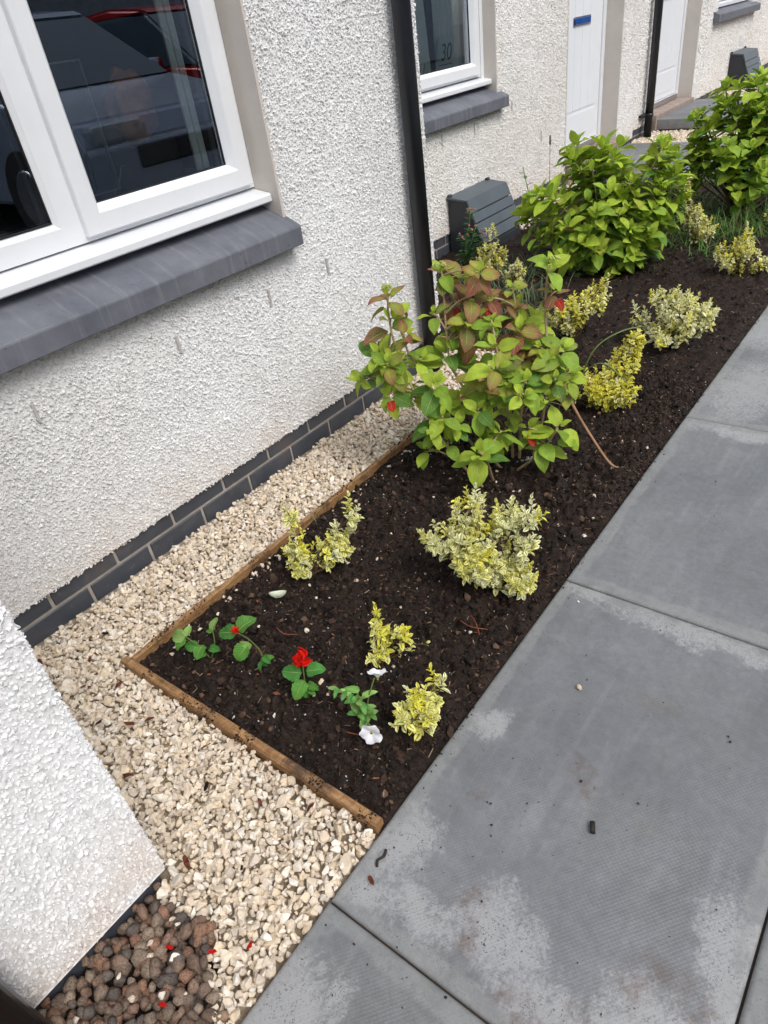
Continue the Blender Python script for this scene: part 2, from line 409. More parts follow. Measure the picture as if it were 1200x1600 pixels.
# leaves: uv.x along the midrib, uv.y across
def leaf_mat(name, veins=True, varieg=None, rough=.5, transl=.28):
    m = Mat(name); uv = m.sep(m.n('ShaderNodeTexCoord').outputs['UV']); c = m.attr()
    av = m.math('ABSOLUTE', m.math('SUBTRACT', uv[1], .5))
    if varieg:
        k = m.math('ADD', m.math('MULTIPLY', av, 2.0), m.math('MULTIPLY', m.math('SUBTRACT', m.noise(120, 4, .6), .5), .9))
        tip = m.math('MULTIPLY', m.math('GREATER_THAN', uv[0], .88), .3)
        k = m.math('ADD', k, tip)
        c = m.mix(m.ramp(k, [(.12, 0.0), (.26, 1.0)]), varieg, c)
    else:
        c = m.mix(1.0, c, m.ramp(m.noise(45, 4, .6), [(.3, .82), (.7, 1.12)]), 'MULTIPLY')
    h = None
    if veins:
        a = m.math('FRACT', m.math('SUBTRACT', m.math('MULTIPLY', uv[0], 7.0), m.math('MULTIPLY', av, 5.0)))
        side = m.ramp(m.math('ABSOLUTE', m.math('SUBTRACT', a, .5)), [(.0, 1.0), (.10, 0.0)])
        mid = m.ramp(av, [(.012, 1.0), (.035, 0.0)])
        v = m.math('MAXIMUM', mid, m.math('MULTIPLY', side, .55))
        c = m.mix(m.math('MULTIPLY', v, .55), c, (.56, .66, .24))
        h = m.math('SUBTRACT', m.math('MULTIPLY', m.math('ABSOLUTE', m.math('SUBTRACT', a, .5)), -1.2), v)
    m.color(c).rough(rough)
    m.b.inputs['Specular IOR Level'].default_value = .25
    if h is not None: m.bump(h, .8, .002)
    t = m.n('ShaderNodeBsdfTranslucent'); m.l(c, t.inputs[0]); mx = m.n('ShaderNodeMixShader'); mx.inputs[0].default_value = transl
    m.l(m.b.outputs[0], mx.inputs[1]); m.l(t.outputs[0], mx.inputs[2]); m.l(mx.outputs[0], m.out.inputs[0]); MT[name] = m.m
leaf_mat('hydrangea_leaf')
leaf_mat('euonymus_leaf', False, (.22, .36, .10), .45, .30)
leaf_mat('salvia_leaf')
leaf_mat('petunia_leaf', False)
leaf_mat('grass_leaf', False, None, .5, .25)

# ------------------------------------------------------------------ setting: ground, soil, path
PATH_X = 1.1774; Y0 = -0.1555; SL = 1.0246
_gb = B(); _gb.box((-60, -60, -.30), (60, 120, -.06)); tag(_gb.build('ground', MT['earth']), kind='structure')

def grid_mesh(name, x0, x1, y0, y1, step, hf, mat, **k):
    nx = max(2, int(round((x1 - x0) / step)) + 1); ny = max(2, int(round((y1 - y0) / step)) + 1)
    X, Y = np.meshgrid(np.linspace(x0, x1, nx), np.linspace(y0, y1, ny), indexing='ij')
    Z = hf(X, Y); V = np.stack([X, Y, Z], -1).reshape(-1, 3)
    I = np.arange(nx * ny).reshape(nx, ny)
    F = np.stack([I[:-1, :-1], I[1:, :-1], I[1:, 1:], I[:-1, 1:]], -1).reshape(-1, 4)
    return np_mesh(name, V, F, mat, smooth=True, **k)

def rise(y): return 0.055 * np.clip((y - 2.6) / 4.0, 0, 1)
def soil_h(x, y):
    n = fbm(x * 9, y * 9, 3, 5); n2 = fbm(x * 38, y * 38, 4, 9)
    lump = np.maximum(0, fbm(x * 55 + 3, y * 55, 2, 31) - .55) * .06
    e = np.minimum(np.minimum((x - .335) * 14, (PATH_X - x) * 14), np.where(y < 1.5, (y - .02) * 14, 1)); e = np.clip(e, 0, 1)
    return -.012 + e * (.012 + .040 * (n - .42)) + .028 * (n2 - .5) + lump * 1.3 * e + rise(y)
def soil_z(x, y): return float(soil_h(np.array([float(x)]), np.array([float(y)]))[0])
tag(grid_mesh('soil', .318, PATH_X + .004, .004, 2.2, .0045, soil_h, MT['soil']), kind='structure')
def soil_far(x, y):
    return soil_h(np.where(x < .4, .7, x), np.maximum(y, 2)) * 1.0 + .001
tag(grid_mesh('soil_beyond', -.86, PATH_X + .003, 2.19, 5.35, .011, soil_far, MT['soil']), kind='structure')
def bed_h(x, y): return -.030 + .008 * fbm(x * 20, y * 20, 3, 3)
tag(grid_mesh('gravel_bed_ground', -.05, PATH_X + .003, -1.6, 2.19, .03, bed_h, MT['gravel_bed']), kind='structure')

tag(grid_mesh('soil_patch', .87, PATH_X - .002, -1.0, -.305, .008, lambda x, y: -.024 + .008 * fbm(x * 30, y * 30, 3, 3) - .03 * np.clip((y + .36) / .05, 0, 1) - .03 * np.clip((x - 1.09) / .04, 0, 1), MT['soil']), kind='structure')
# paving slabs
def slab(bld, x0, x1, y0, y1, z, th=.09, j=.0022):
    """returns arrays for a slab with rounded arris and a rim attribute"""
    nx = int((x1 - x0) / .02) + 2; ny = int((y1 - y0) / .02) + 2
    gx = np.concatenate([[x0 + j, x0 + j + .001, x0 + j + .004], np.linspace(x0 + j + .010, x1 - j - .010, nx), [x1 - j - .004, x1 - j - .001, x1 - j]])
    gy = np.concatenate([[y0 + j, y0 + j + .001, y0 + j + .004], np.linspace(y0 + j + .010, y1 - j - .010, ny), [y1 - j - .004, y1 - j - .001, y1 - j]])
    X, Y = np.meshgrid(gx, gy, indexing='ij')
    d = np.minimum(np.minimum(X - x0 - j, x1 - j - X), np.minimum(Y - y0 - j, y1 - j - Y))
    Z = z - .006 * np.clip(1 - d / .006, 0, 1) ** 2 + .0012 * (fbm(X * 6, Y * 6, 2, 4) - .5)
    e = np.clip(1.0 - (d - .004) / (.035 + .05 * fbm(X * 7, Y * 7, 3, 8)), 0, 1)
    V = np.stack([X, Y, Z], -1).reshape(-1, 3); n0, n1 = X.shape; I = np.arange(n0 * n1).reshape(n0, n1)
    F = [np.stack([I[:-1, :-1], I[1:, :-1], I[1:, 1:], I[:-1, 1:]], -1).reshape(-1, 4)]
    rim = np.concatenate([I[:, 0], I[-1, 1:], I[-2::-1, -1], I[0, -2:0:-1]])
    low = V[rim].copy(); low[:, 2] = z - th; base = len(V); V = np.concatenate([V, low]); k = len(rim); a = np.arange(k); b = (a + 1) % k
    F.append(np.stack([rim[b], rim[a], base + a, base + b], -1))
    T = np.concatenate([e.ravel(), np.ones(k)])
    return V, np.concatenate(F), np.stack([T, T, T], -1)
def slabs(name, rects, mat):
    Vs, Fs, Ts = [], [], []; o = 0
    for (x0, x1, y0, y1, z) in rects:
        V, F, T = slab(None, x0, x1, y0, y1, z); Vs.append(V); Fs.append(F + o); Ts.append(T); o += len(V)
    return np_mesh(name, np.concatenate(Vs), np.concatenate(Fs), mat, tint=np.concatenate(Ts), smooth=True)
rects = []
for r_, xo in enumerate((PATH_X, 1.832, 2.487)):
    for k in range(-3, 14):
        rects.append((xo, xo + (.6546), Y0 + SL * k, Y0 + SL * (k + 1), (0.0) + random.uniform(-.0015, .0015)))
tag(slabs('path', rects, MT['paving']), kind='structure')
_b = B(); _b.box((PATH_X + .004, -3.3, -.058), (3.14, 14.2, -.010)); tag(_b.build('path_joint_bedding', MT['earth']), kind='structure')
_b = B(); _b.box((3.15, -8, -.10), (3.28, 40, .012), .01); tag(_b.build('kerb', MT['lead']), kind='structure')
_b = B(); _b.box((3.281, -30, -.2), (9.5, 60, -.015)); tag(_b.build('road', MT['tarmac']), kind='structure')
_b = B(); _b.box((9.51, -30, -.2), (12.5, 60, -.01)); tag(_b.build('far_pavement', MT['tarmac']), kind='structure')
# entrance paths to the two doors beyond
rects = [(-1.0 + .545 * i, -1.0 + .545 * (i + 1), 5.36, 6.0, .115) for i in range(4)] + [(-1.0 + .545 * i, -1.0 + .545 * (i + 1), 6.0, 6.62, .115) for i in range(4)]
rects[0] = (-.84, -.455, 5.36, 6.0, .115); rects[4] = (-.84, -.455, 6.0, 6.62, .115)
tag(slabs('entrance_path', rects, MT['paving']), kind='structure')
rects = [(-.84, -.35, 7.25, 8.5, .212), (-.35, .3, 7.25, 8.5, .212), (.3, PATH_X, 7.25, 8.5, .212)]
tag(slabs('far_entrance_path', rects, MT['paving']), kind='structure')

# ------------------------------------------------------------------ rocks
def rock_templates(n, npts, bev, squash=(1, .82, .62), seed=1, rounded=False):
    rg = random.Random(seed); out = []
    for i in range(n):
        t = bmesh.new()
        if rounded:
            bmesh.ops.create_icosphere(t, subdivisions=2, radius=1)
            off = Vector((rg.random() * 50, rg.random() * 50, 0))
            for v in t.verts:
                q = v.co.copy(); v.co = q * (1 + .42 * mnoise(q * 1.1 + off) + .20 * mnoise(q * 2.6 + off))
        else:
            for _ in range(npts):
                v = Vector((rg.gauss(0, 1), rg.gauss(0, 1), rg.gauss(0, 1))).normalized() * rg.uniform(.85, 1.1); t.verts.new(v)
            bmesh.ops.convex_hull(t, input=t.verts)
            bmesh.ops.delete(t, geom=[v for v in t.verts if not v.link_faces], context='VERTS')
            bmesh.ops.bevel(t, geom=t.edges[:], offset=bev, segments=1, affect='EDGES', clamp_overlap=True)
            for v in t.verts:
                if v.co.length > 1.15: v.co *= 1.15 / v.co.length
        a = rg.uniform(.75, 1.2)
        for v in t.verts: v.co = Vector((v.co.x * squash[0] * a, v.co.y * squash[1], v.co.z * squash[2] * rg.uniform(.999, 1.001)))
        bmesh.ops.triangulate(t, faces=t.faces); t.verts.ensure_lookup_table(); t.verts.index_update()
        V = np.array([v.co[:] for v in t.verts]); F = np.array([[v.index for v in f.verts] for f in t.faces]); out.append((V, F)); t.free()
    return out
def rotmats(n, rg, tilt):
    yaw = rg.uniform(0, 2 * np.pi, n); a = rg.normal(0, tilt, n); b = rg.normal(0, tilt, n)
    cz, sz, cx, sx, cy, sy = np.cos(yaw), np.sin(yaw), np.cos(a), np.sin(a), np.cos(b), np.sin(b)
    o, z = np.ones(n), np.zeros(n)
    Rz = np.stack([cz, -sz, z, sz, cz, z, z, z, o], -1).reshape(n, 3, 3); Rx = np.stack([o, z, z, z, cx, -sx, z, sx, cx], -1).reshape(n, 3, 3)
    Ry = np.stack([cy, z, sy, z, o, z, -sy, z, cy], -1).reshape(n, 3, 3); return Rz @ Rx @ Ry
def rocks(name, P, size, T, tint, mat, tilt=.6, smooth=False, seed=3):
    rg = np.random.default_rng(seed); n = len(P); which = rg.integers(0, len(T), n); Rm = rotmats(n, rg, tilt)
    Vs, Fs, Cs = [], [], []; o = 0
    for k, (V, F) in enumerate(T):
        idx = np.where(which == k)[0]
        if not len(idx): continue
        W_ = np.einsum('nij,vj->nvi', Rm[idx], V) * size[idx][:, None, None] + P[idx][:, None, :]
        m_ = len(idx); Vs.append(W_.reshape(-1, 3)); Fs.append((F[None] + (np.arange(m_) * len(V))[:, None, None]).reshape(-1, 3) + o)
        Cs.append(np.repeat(tint[idx], len(V), 0)); o += m_ * len(V)
    return np_mesh(name, np.concatenate(Vs), np.concatenate(Fs), mat, tint=np.concatenate(Cs), smooth=smooth)
def scatter(x0, x1, y0, y1, step, rg, jit=.45):
    gx, gy = np.meshgrid(np.arange(x0, x1, step), np.arange(y0, y1, step * .87), indexing='ij')
    gx = gx + (np.arange(gx.shape[1]) % 2)[None] * step * .5
    return np.stack([(gx + rg.uniform(-jit, jit, gx.shape) * step).ravel(), (gy + rg.uniform(-jit, jit, gy.shape) * step).ravel()], -1)
def lime_tint(n, rg):
    base = np.array([[.79, .68, .54], [.73, .62, .50], [.84, .755, .64], [.68, .57, .44], [.78, .65, .48], [.60, .52, .43], [.87, .81, .72]])
    c = base[rg.choice(len(base), n, p=[.24, .18, .2, .12, .12, .05, .09])]
    return c * rg.uniform(.88, 1.08, (n, 1))
ROCK = rock_templates(16, 13, .16, seed=2)
def in_gravel(p):
    x, y = p[:, 0], p[:, 1]
    a = (x > .008) & (x < .322) & (y > -.9) & (y < 2.165)
    b = (y < -.006) & (y > -.9) & (x > .0) & (x < PATH_X - .006 - 0 * x)
    a &= ~((x > .3) & (y > -.01) & (x > .318))
    blk = (y < -.29) & (x < .875)
    brown = brownish(x, y) > 0
    return (a | b) & ~blk & ~brown
def brownish(x, y):
    # brown pebbles pool against the near wall; ragged boundary with the pale gravel
    w = .05 * (fbm(x * 16, y * 16, 3, 77) - .5) * 2
    return (-.335 - y) + w - np.maximum(0, (x - 1.04)) * .9
rg = np.random.default_rng(5); allP, allS = [], []
for layer, (z, st) in enumerate(((-.016, .0152), (-.007, .0150), (.001, .0178))):
    p = scatter(-.01, PATH_X, -.9, 2.18, st, rg); p = p[in_gravel(p)]
    if layer == 2: p = p[rg.random(len(p)) < .58]
    s = np.clip(rg.lognormal(math.log(.0094), .31, len(p)), .0048, .019)
    far = p[:, 1] > .9
    z_ = z + rg.uniform(-.004, .004, len(p)) + .006 * (fbm(p[:, 0] * 6, p[:, 1] * 6, 2, 1) - .5)
    keep = (p[:, 0] + s * .5 < PATH_X)
    allP.append(np.concatenate([p, z_[:, None]], 1)[keep]); allS.append(s[keep])
P = np.concatenate(allP); s_ = np.concatenate(allS)
tag(rocks('gravel', P, s_, ROCK, lime_tint(len(P), rg), MT['limestone'], .7), kind='stuff', label='pale cream limestone gravel between house wall and flower bed', cat='gravel')
# gravel drifts along the next house and between the doors
Pf = []
for (xa, xb, ya, yb, z) in ((-.83, -.60, 4.05, 5.34, .025), (-.83, .4, 6.64, 7.24, .105), (-.83, -.45, 8.52, 11, .13)):
    for l_ in range(2):
        p = scatter(xa, xb, ya, yb, .024, rg); Pf.append(np.concatenate([p, z + rg.uniform(-.006, .008, (len(p), 1)) + (0.02 * (p[:, 1:2] > 4.5) if z < .03 else 0)], 1))
P = np.concatenate(Pf)
tag(rocks('far_gravel', P, np.full(len(P), .014) * rg.uniform(.7, 1.3, len(P)), ROCK, lime_tint(len(P), rg), MT['limestone'], .7), kind='stuff', label='pale gravel strips along the far house walls', cat='gravel')
_b = B(); _b.box((-.84, 6.625, -.1), (.6, 7.245, .098)); _b.box((-.84, 8.505, -.1), (.6, 16, .122)); _b.box((-.2, 4.6, -.1), (-.19, 4.61, -.05)); tag(_b.build('far_ground', MT['gravel_bed']), kind='structure')
# lawn/bed beyond the doors' paths
_b = B(); _b.box((.61, 6.63, -.1), (PATH_X, 7.24, .07)); _b.box((.61, 8.51, -.1), (PATH_X, 16, .12)); tag(_b.build('far_soil', MT['soil']), kind='structure')

# brown volcanic pebbles by the near wall
p = np.concatenate([np.concatenate([q := scatter(.88, PATH_X - .01, -.92, -.28, .0225, rg, .4), np.full((len(q), 1), z) + rg.uniform(-.004, .004, (len(q), 1))], 1) for z in (-.012, .003)])
p = p[(brownish(p[:, 0], p[:, 1]) > -.006)]
bt = np.array([[.25, .16, .115], [.22, .15, .11], [.18, .13, .10], [.28, .16, .105], [.14, .115, .10], [.26, .20, .15]])
tag(rocks('brown_pebbles', p, np.clip(rg.lognormal(math.log(.0126), .20, len(p)), .0085, .019), rock_templates(10, 0, 0, (1, .85, .72), 9, True), bt[rg.integers(0, 6, len(p))] * rg.uniform(.8, 1.25, (len(p), 1)), MT['lava'], .8, True), kind='stuff', label='rounded brown volcanic pebbles between near wall and path', cat='pebbles')
# pale stones strayed among the brown ones, on the soil edge and across the bed
q = scatter(.95, PATH_X - .02, -.6, -.33, .034, rg); q = q[rg.random(len(q)) < .45]; A = np.concatenate([q, np.full((len(q), 1), .016)], 1)
q = scatter(.345, .44, .05, 2.0, .016, rg); q = q[rg.random(len(q)) < .16 * np.exp(-(q[:, 0] - .345) / .03) + .10 * ((q[:, 0] < .42) & (q[:, 1] > .35) & (q[:, 1] < .62))]
A2 = np.concatenate([q, soil_h(q[:, 0], q[:, 1])[:, None] + .006], 1)
q = np.stack([rg.uniform(.36, 1.15, 90), rg.uniform(.03, 2.1, 90)], -1); A3 = np.concatenate([q, soil_h(q[:, 0], q[:, 1])[:, None] + .003], 1)
A = np.concatenate([A, A2, A3]); tag(rocks('stray_stones', A, rg.uniform(.004, .0105, len(A)), ROCK, lime_tint(len(A), rg), MT['limestone'], .7), kind='stuff', label='stray pale stones on the dark soil and brown pebbles', cat='stones')
# soil crumbs and clods
n = 30000; q = np.stack([rg.uniform(.335, PATH_X - .004, n), rg.uniform(.025, 2.25, n)], -1); sz = np.clip(rg.lognormal(math.log(.0028), .60, n), .0013, .017); sz = np.where((fbm(q[:, 0] * 5, q[:, 1] * 5, 2, 55) > .55) & (rg.random(n) < .05), sz * 2.4, sz).clip(0, .017)
ct = np.array([[.024, .014, .0095], [.011, .007, .005], [.052, .029, .020], [.006, .0042, .0035], [.13, .075, .05]])
z = soil_h(q[:, 0], q[:, 1]) + sz * .35
n2 = 5000; q2 = np.stack([rg.uniform(-.5, PATH_X - .004, n2), rg.uniform(2.25, 5.2, n2)], -1); sz2 = np.clip(rg.lognormal(math.log(.0055), .45, n2), .003, .016); z2 = soil_far(q2[:, 0], q2[:, 1]) + sz2 * .3
Q = np.concatenate([np.concatenate([q, z[:, None]], 1), np.concatenate([q2, z2[:, None]], 1)]); SZ = np.concatenate([sz, sz2])
CL = rock_templates(8, 0, 0, (1, .8, .7), 21, True); CR = rock_templates(14, 16, .10, (1, .8, .62), 23); tag(rocks('soil_crumbs', Q, SZ, CR, ct[rg.choice(5, len(Q), p=[.28, .28, .18, .18, .08])], MT['clod'], 1.0, False), kind='stuff', label='loose dark crumbs and clods of compost in the flower bed', cat='soil crumbs')
# bits of fibre, bark slivers and white perlite in the compost
def slivers(name, Pn, L, Wd, tint, mat, rgx):
    n = len(Pn); yaw = rgx.uniform(0, 6.283, n); pit = rgx.normal(0, .3, n)
    d = np.stack([np.cos(yaw) * np.cos(pit), np.sin(yaw) * np.cos(pit), np.sin(pit)], -1); s = np.stack([-np.sin(yaw), np.cos(yaw), np.zeros(n)], -1); u = np.cross(d, s)
    V = []
    for a, b, c in ((-1, -.5, -.35), (-1, .5, -.35), (1, .35, -.35), (1, -.35, -.35), (-1, -.5, .35), (-1, .5, .35), (1, .35, .35), (1, -.35, .35)):
        V.append(Pn + d * (L * a / 2)[:, None] + s * (Wd * b)[:, None] + u * (Wd * c)[:, None])
    V = np.stack(V, 1); f = np.array([[0, 3, 2, 1], [4, 5, 6, 7], [0, 1, 5, 4], [1, 2, 6, 5], [2, 3, 7, 6], [3, 0, 4, 7]])
    F = (f[None] + (np.arange(n) * 8)[:, None, None]).reshape(-1, 4)
    return np_mesh(name, V.reshape(-1, 3), F, mat, tint=np.repeat(tint, 8, 0))
n = 7500; q = np.stack([rg.uniform(.34, PATH_X - .01, n), rg.uniform(.03, 4.6, n) ** 1.0], -1)
q[:, 0] = np.where(q[:, 1] > 2.3, rg.uniform(-.3, PATH_X - .01, n), q[:, 0])
zz = np.where(q[:, 1] < 2.2, soil_h(q[:, 0], q[:, 1]), soil_far(q[:, 0], q[:, 1])) + .003
st = np.array([[.09, .05, .03], [.04, .024, .018], [.20, .11, .065], [.38, .28, .19], [.022, .015, .012]])
tag(slivers('mulch_fibres', np.concatenate([q, zz[:, None]], 1), rg.uniform(.006, .026, n), rg.uniform(.0008, .0022, n), st[rg.choice(5, n, p=[.3, .3, .17, .05, .18])], MT['clod'], rg), kind='stuff', label='thin brown bark fibres mixed through the compost', cat='mulch')
n = 850; q = np.stack([rg.uniform(.34, PATH_X - .01, n), rg.uniform(.03, 2.6, n)], -1); q = q[rg.random(n) < .6]
tag(rocks('perlite_specks', np.concatenate([q, soil_h(q[:, 0], q[:, 1])[:, None] + .0025], 1), rg.uniform(.0009, .0027, len(q)), CL[:2], np.full((len(q), 3), .6), MT['limestone'], 1, True), kind='stuff', label='tiny white perlite specks in the compost', cat='specks')
nb = 900; q = np.stack([rg.uniform(.33, 1.16, nb), rg.normal(.006, .010, nb)], -1); q = q[(fbm(q[:, 0] * 14, q[:, 0] * 0, 2, 8) > .47)]; qq = np.stack([rg.normal(.327, .007, 700), rg.uniform(.02, 2.1, 700)], -1); q = np.concatenate([q, qq[fbm(qq[:, 1] * 8, qq[:, 1] * 0, 2, 6) > .5]])
tag(rocks('board_soil', np.concatenate([q, np.full((len(q), 1), .0195) - 0 * q[:, :1]], 1), np.clip(rg.lognormal(math.log(.0020), .5, len(q)), .001, .006), CR, ct[rg.integers(0, 4, len(q))], MT['clod'], 1, False), kind='stuff', label='soil crumbs spilled along the timber boards', cat='soil')
ncl = 210; q = np.stack([rg.uniform(.36, PATH_X - .02, ncl), rg.uniform(.05, 2.0, ncl)], -1); q = q[(fbm(q[:, 0] * 6, q[:, 1] * 6, 2, 91) > .46) | (q[:, 1] < .5)]
tag(rocks('soil_clods', np.concatenate([q, soil_h(q[:, 0], q[:, 1])[:, None] + .002], 1), np.clip(rg.lognormal(math.log(.0085), .35, len(q)), .005, .018), rock_templates(8, 0, 0, (1, .85, .7), 25, True), np.array([[.045, .026, .018], [.030, .018, .013], [.060, .036, .026]])[rg.integers(0, 3, len(q))], MT['clod'], 1.0, True), kind='stuff', label='larger dry brown clods of earth lying on the compost', cat='clods')
nb = 500; q = np.stack([PATH_X + np.abs(rg.normal(0, .007, nb)) + .001, rg.uniform(.02, 2.9, nb)], -1); q = q[fbm(q[:, 1] * 7, q[:, 1] * 0, 2, 13) > .52]
tag(rocks('edge_soil', np.concatenate([q, np.full((len(q), 1), .0008)], 1), np.clip(rg.lognormal(math.log(.0016), .5, len(q)), .0008, .0045), CR, ct[rg.integers(0, 4, len(q))], MT['clod'], 1, False), kind='stuff', label='soil crumbs spilled over the paving edge', cat='soil')
# dirt specks on the paving
n = 420; yy = rg.uniform(-.45, 1.6, n); xx = PATH_X + .01 + np.abs(rg.normal(0, .22, n)); xx = np.where(rg.random(n) < .35, rg.uniform(PATH_X, 2.0, n), xx)
k = (xx < 2.1) & (rg.random(n) < np.where(yy < .35, 1, .35)); q = np.stack([xx, yy, np.full(n, .0015)], -1)[k]
tag(rocks('path_dirt', q, np.clip(rg.lognormal(math.log(.0010), .5, len(q)), .0005, .003), CL, np.full((len(q), 3), .03), MT['clod'], .4, True), kind='stuff', label='dark soil crumbs spilled on the grey paving', cat='dirt')

# ------------------------------------------------------------------ houses
def hull_templates(n, npts, seed):
    rg = random.Random(seed); out = []
    while len(out) < n:
        t = bmesh.new()
        for _ in range(npts):
            v = Vector((rg.gauss(0, 1), rg.gauss(0, 1), rg.gauss(0, 1))).normalized(); t.verts.new((v.x, v.y * rg.uniform(.6, .95), v.z * .72))
        bmesh.ops.convex_hull(t, input=t.verts); bmesh.ops.delete(t, geom=[v for v in t.verts if not v.link_faces], context='VERTS')
        bmesh.ops.triangulate(t, faces=t.faces); t.verts.index_update()
        out.append((np.array([v.co[:] for v in t.verts]), np.array([[v.index for v in f.verts] for f in t.faces]))); t.free()
    return out
def wall_mesh(name, parent, x, y0, y1, z0, zf, ztop, openings, chip, seed, mat, thick=.28, core_y1=None):
    """roughcast: thousands of small stone chips thrown at an undulating coat that faces +x, over a solid core with real openings"""
    rg = np.random.default_rng(seed); step = chip * 1.0
    q = scatter(y0 - .002, y1 + .002, z0 - .001, zf, step, rg, .55); q = np.concatenate([q, scatter(y0, y1, z0, zf, step * 2.2, rg, .6)])
    edge = (fbm(q[:, 0] * 40, q[:, 0] * 0, 2, seed) - .5) * .007 + (fbm(q[:, 0] * 6, q[:, 0] * 0, 2, seed) - .5) * .006
    ok = (q[:, 0] > y0 - .001) & (q[:, 0] < y1 + .001) & (q[:, 1] > z0 + edge)
    for (a, b, c, d) in openings: ok &= ~((q[:, 0] > a - .002) & (q[:, 0] < b + .002) & (q[:, 1] > c - .002) & (q[:, 1] < d + .002))
    q = q[ok]; n = len(q); sz = np.clip(rg.lognormal(math.log(chip * .50), .32, n), chip * .25, chip * 1.05)
    P = np.stack([x + .0005 + .002 * fbm(q[:, 0] * 9, q[:, 1] * 9, 3, seed) + rg.uniform(-.0016, .0016, n), q[:, 0], q[:, 1]], -1)
    T = hull_templates(14, 9, seed); which = rg.integers(0, 14, n); ax = rg.normal(0, 1, (n, 3)); Rm = rotmats(n, rg, 1.2)
    Vs, Fs = [], []; o = 0
    for k, (V, F) in enumerate(T):
        idx = np.where(which == k)[0]; W_ = np.einsum('nij,vj->nvi', Rm[idx], V) * sz[idx][:, None, None]; W_[..., 0] *= .95
        W_ = W_ + P[idx][:, None, :]; Vs.append(W_.reshape(-1, 3)); Fs.append((F[None] + (np.arange(len(idx)) * len(V))[:, None, None]).reshape(-1, 3) + o); o += len(idx) * len(V)
    o = np_mesh(name, np.concatenate(Vs), np.concatenate(Fs), mat, parent)
    # structural core, butted blocks round the openings
    b = B(); cuts = sorted(openings); y = y0; e1 = y1 if core_y1 is None else core_y1
    for (oa, ob, oc, od) in cuts:
        if oa > y: b.box((x - thick, y, z0 + .003), (x, oa, ztop))
        lo = max(oa, y0)
        if oc > z0 + .012: b.box((x - thick, lo, z0 + .003), (x, ob, oc))
        b.box((x - thick, lo, od), (x, ob, ztop)); y = ob
    b.box((x - thick, y, z0 + .003), (x, e1, ztop)); b.build('wall_core', mat, parent)
    return o

def plinth(parent, x, y0, y1, zbed, courses, yoff, thick=.10):
    rr = random.Random(int(abs(y0) * 100 + 3)); b = B()
    for c in courses:
        za = zbed + .005 + .075 * c; zb = za + .065; off = yoff + (.1125 if c % 2 else 0)
        k = math.floor((y0 - off) / .225)
        while off + .225 * k < y1:
            a = max(y0, off + .225 * k + .005); e = min(y1, off + .225 * (k + 1) - .005)
            if e - a > .02: b.box((x - thick, a, za), (x + rr.uniform(-.001, .001), e, zb), .0025)
            k += 1
    b.build('brick_plinth', MT['brick'], parent)
    z0 = zbed + .005 + .075 * min(courses) - .05; z1 = zbed + .075 * (max(courses) + 1)
    B().box((x - thick - .02, y0, z0), (x - .0045, y1, z1)).build('mortar_joints', MT['mortar'], parent)

def window(parent, x, ya, yb, za, zb, split, opener, label=None):
    """white uPVC casement facing +x; glass plane at x; split = list of mullion y; opener = index of the opening light"""
    ed = [ya] + split + [yb]
    fr = B()
    fr_o = None
    for i in range(len(ed) - 1):
        a, b_ = ed[i], ed[i + 1]
        w = .055 if i != opener else .03
        fr.ring(a, b_, za, zb, [(0, x - .07), (0, x + .012), (w - .004, x + .012), (w, x + .008), (w + .012, x + .000), (w + .012, x - .05)])
    root = fr.build('window', MT['upvc'], parent)
    if label: root['label'] = label
    for i in range(len(ed) - 1):
        a, b_ = ed[i], ed[i + 1]
        if i == opener:
            s = B(); s.ring(a + .008, b_ - .022, za + .014, zb - .014, [(0, x + .010), (0, x + .032), (.003, x + .035), (.050, x + .035), (.054, x + .031), (.070, x + .006), (.070, x - .04)])
            s.build('sash', MT['upvc'], root)
            # shadow gap round the sash
            g = .078; A_, B_, C_, D_ = a + g, b_ - .022 - .070, za + .014 + .070, zb - .014 - .070
            A_ = a + .008 + .070
        else:
            g = .067; A_, B_, C_, D_ = a + g, b_ - g, za + g, zb - g
        B().ring(A_ - .001, B_ + .001, C_ - .001, D_ + .001, [(0, x + .004), (.0035, x + .004), (.0045, x - .003), (.0045, x - .02)]).build('gasket', MT['gasket'], root)
        B().poly([(x, A_ + .003, C_ + .003), (x, B_ - .003, C_ + .003), (x, B_ - .003, D_ - .003), (x, A_ + .003, D_ - .003)]).build('pane', MT['glass'], root)
    return root

def sill(parent, xw, ya, yb, zb, zt, out=.06, back=.112):
    """slate sill with sloped top and weathered arris"""
    b = B(); b.prism([(xw - back, zb), (xw + out, zb), (xw + out, zt - .006), (xw + out - .004, zt), (xw, zt + .026), (xw - back, zt + .070)], ya, yb)
    bm = b.bm; bmesh.ops.recalc_face_normals(bm, faces=bm.faces)
    bmesh.ops.bevel(bm, geom=[e for e in bm.edges if e.calc_length() > .01], offset=.0015, segments=2, affect='EDGES')
    return b.build('sill', MT['sill'], parent)

def downpipe(parent, x, y, z0, z1, r=.034, brackets=()):
    root = B().tube([(x, y, z0), (x, y, z1)], r, 28).build('downpipe', MT['black_plastic'], parent)
    b = B(); b.tube([(x, y, z0 + .0), (x, y, z0 + .004)], r + .003, 28).build('pipe_collar', MT['black_plastic'], root)
    for z, dy in brackets:
        b = B(); b.tube([(x, y, z - .014), (x, y, z + .014)], r + .003, 28); b.box((x - r - .03, y - abs(dy), z - .010), (x - .01, y + abs(dy), z + .010), .003)
        b.build('pipe_bracket', MT['black_plastic'], root)
    return root

ZT = 5.2
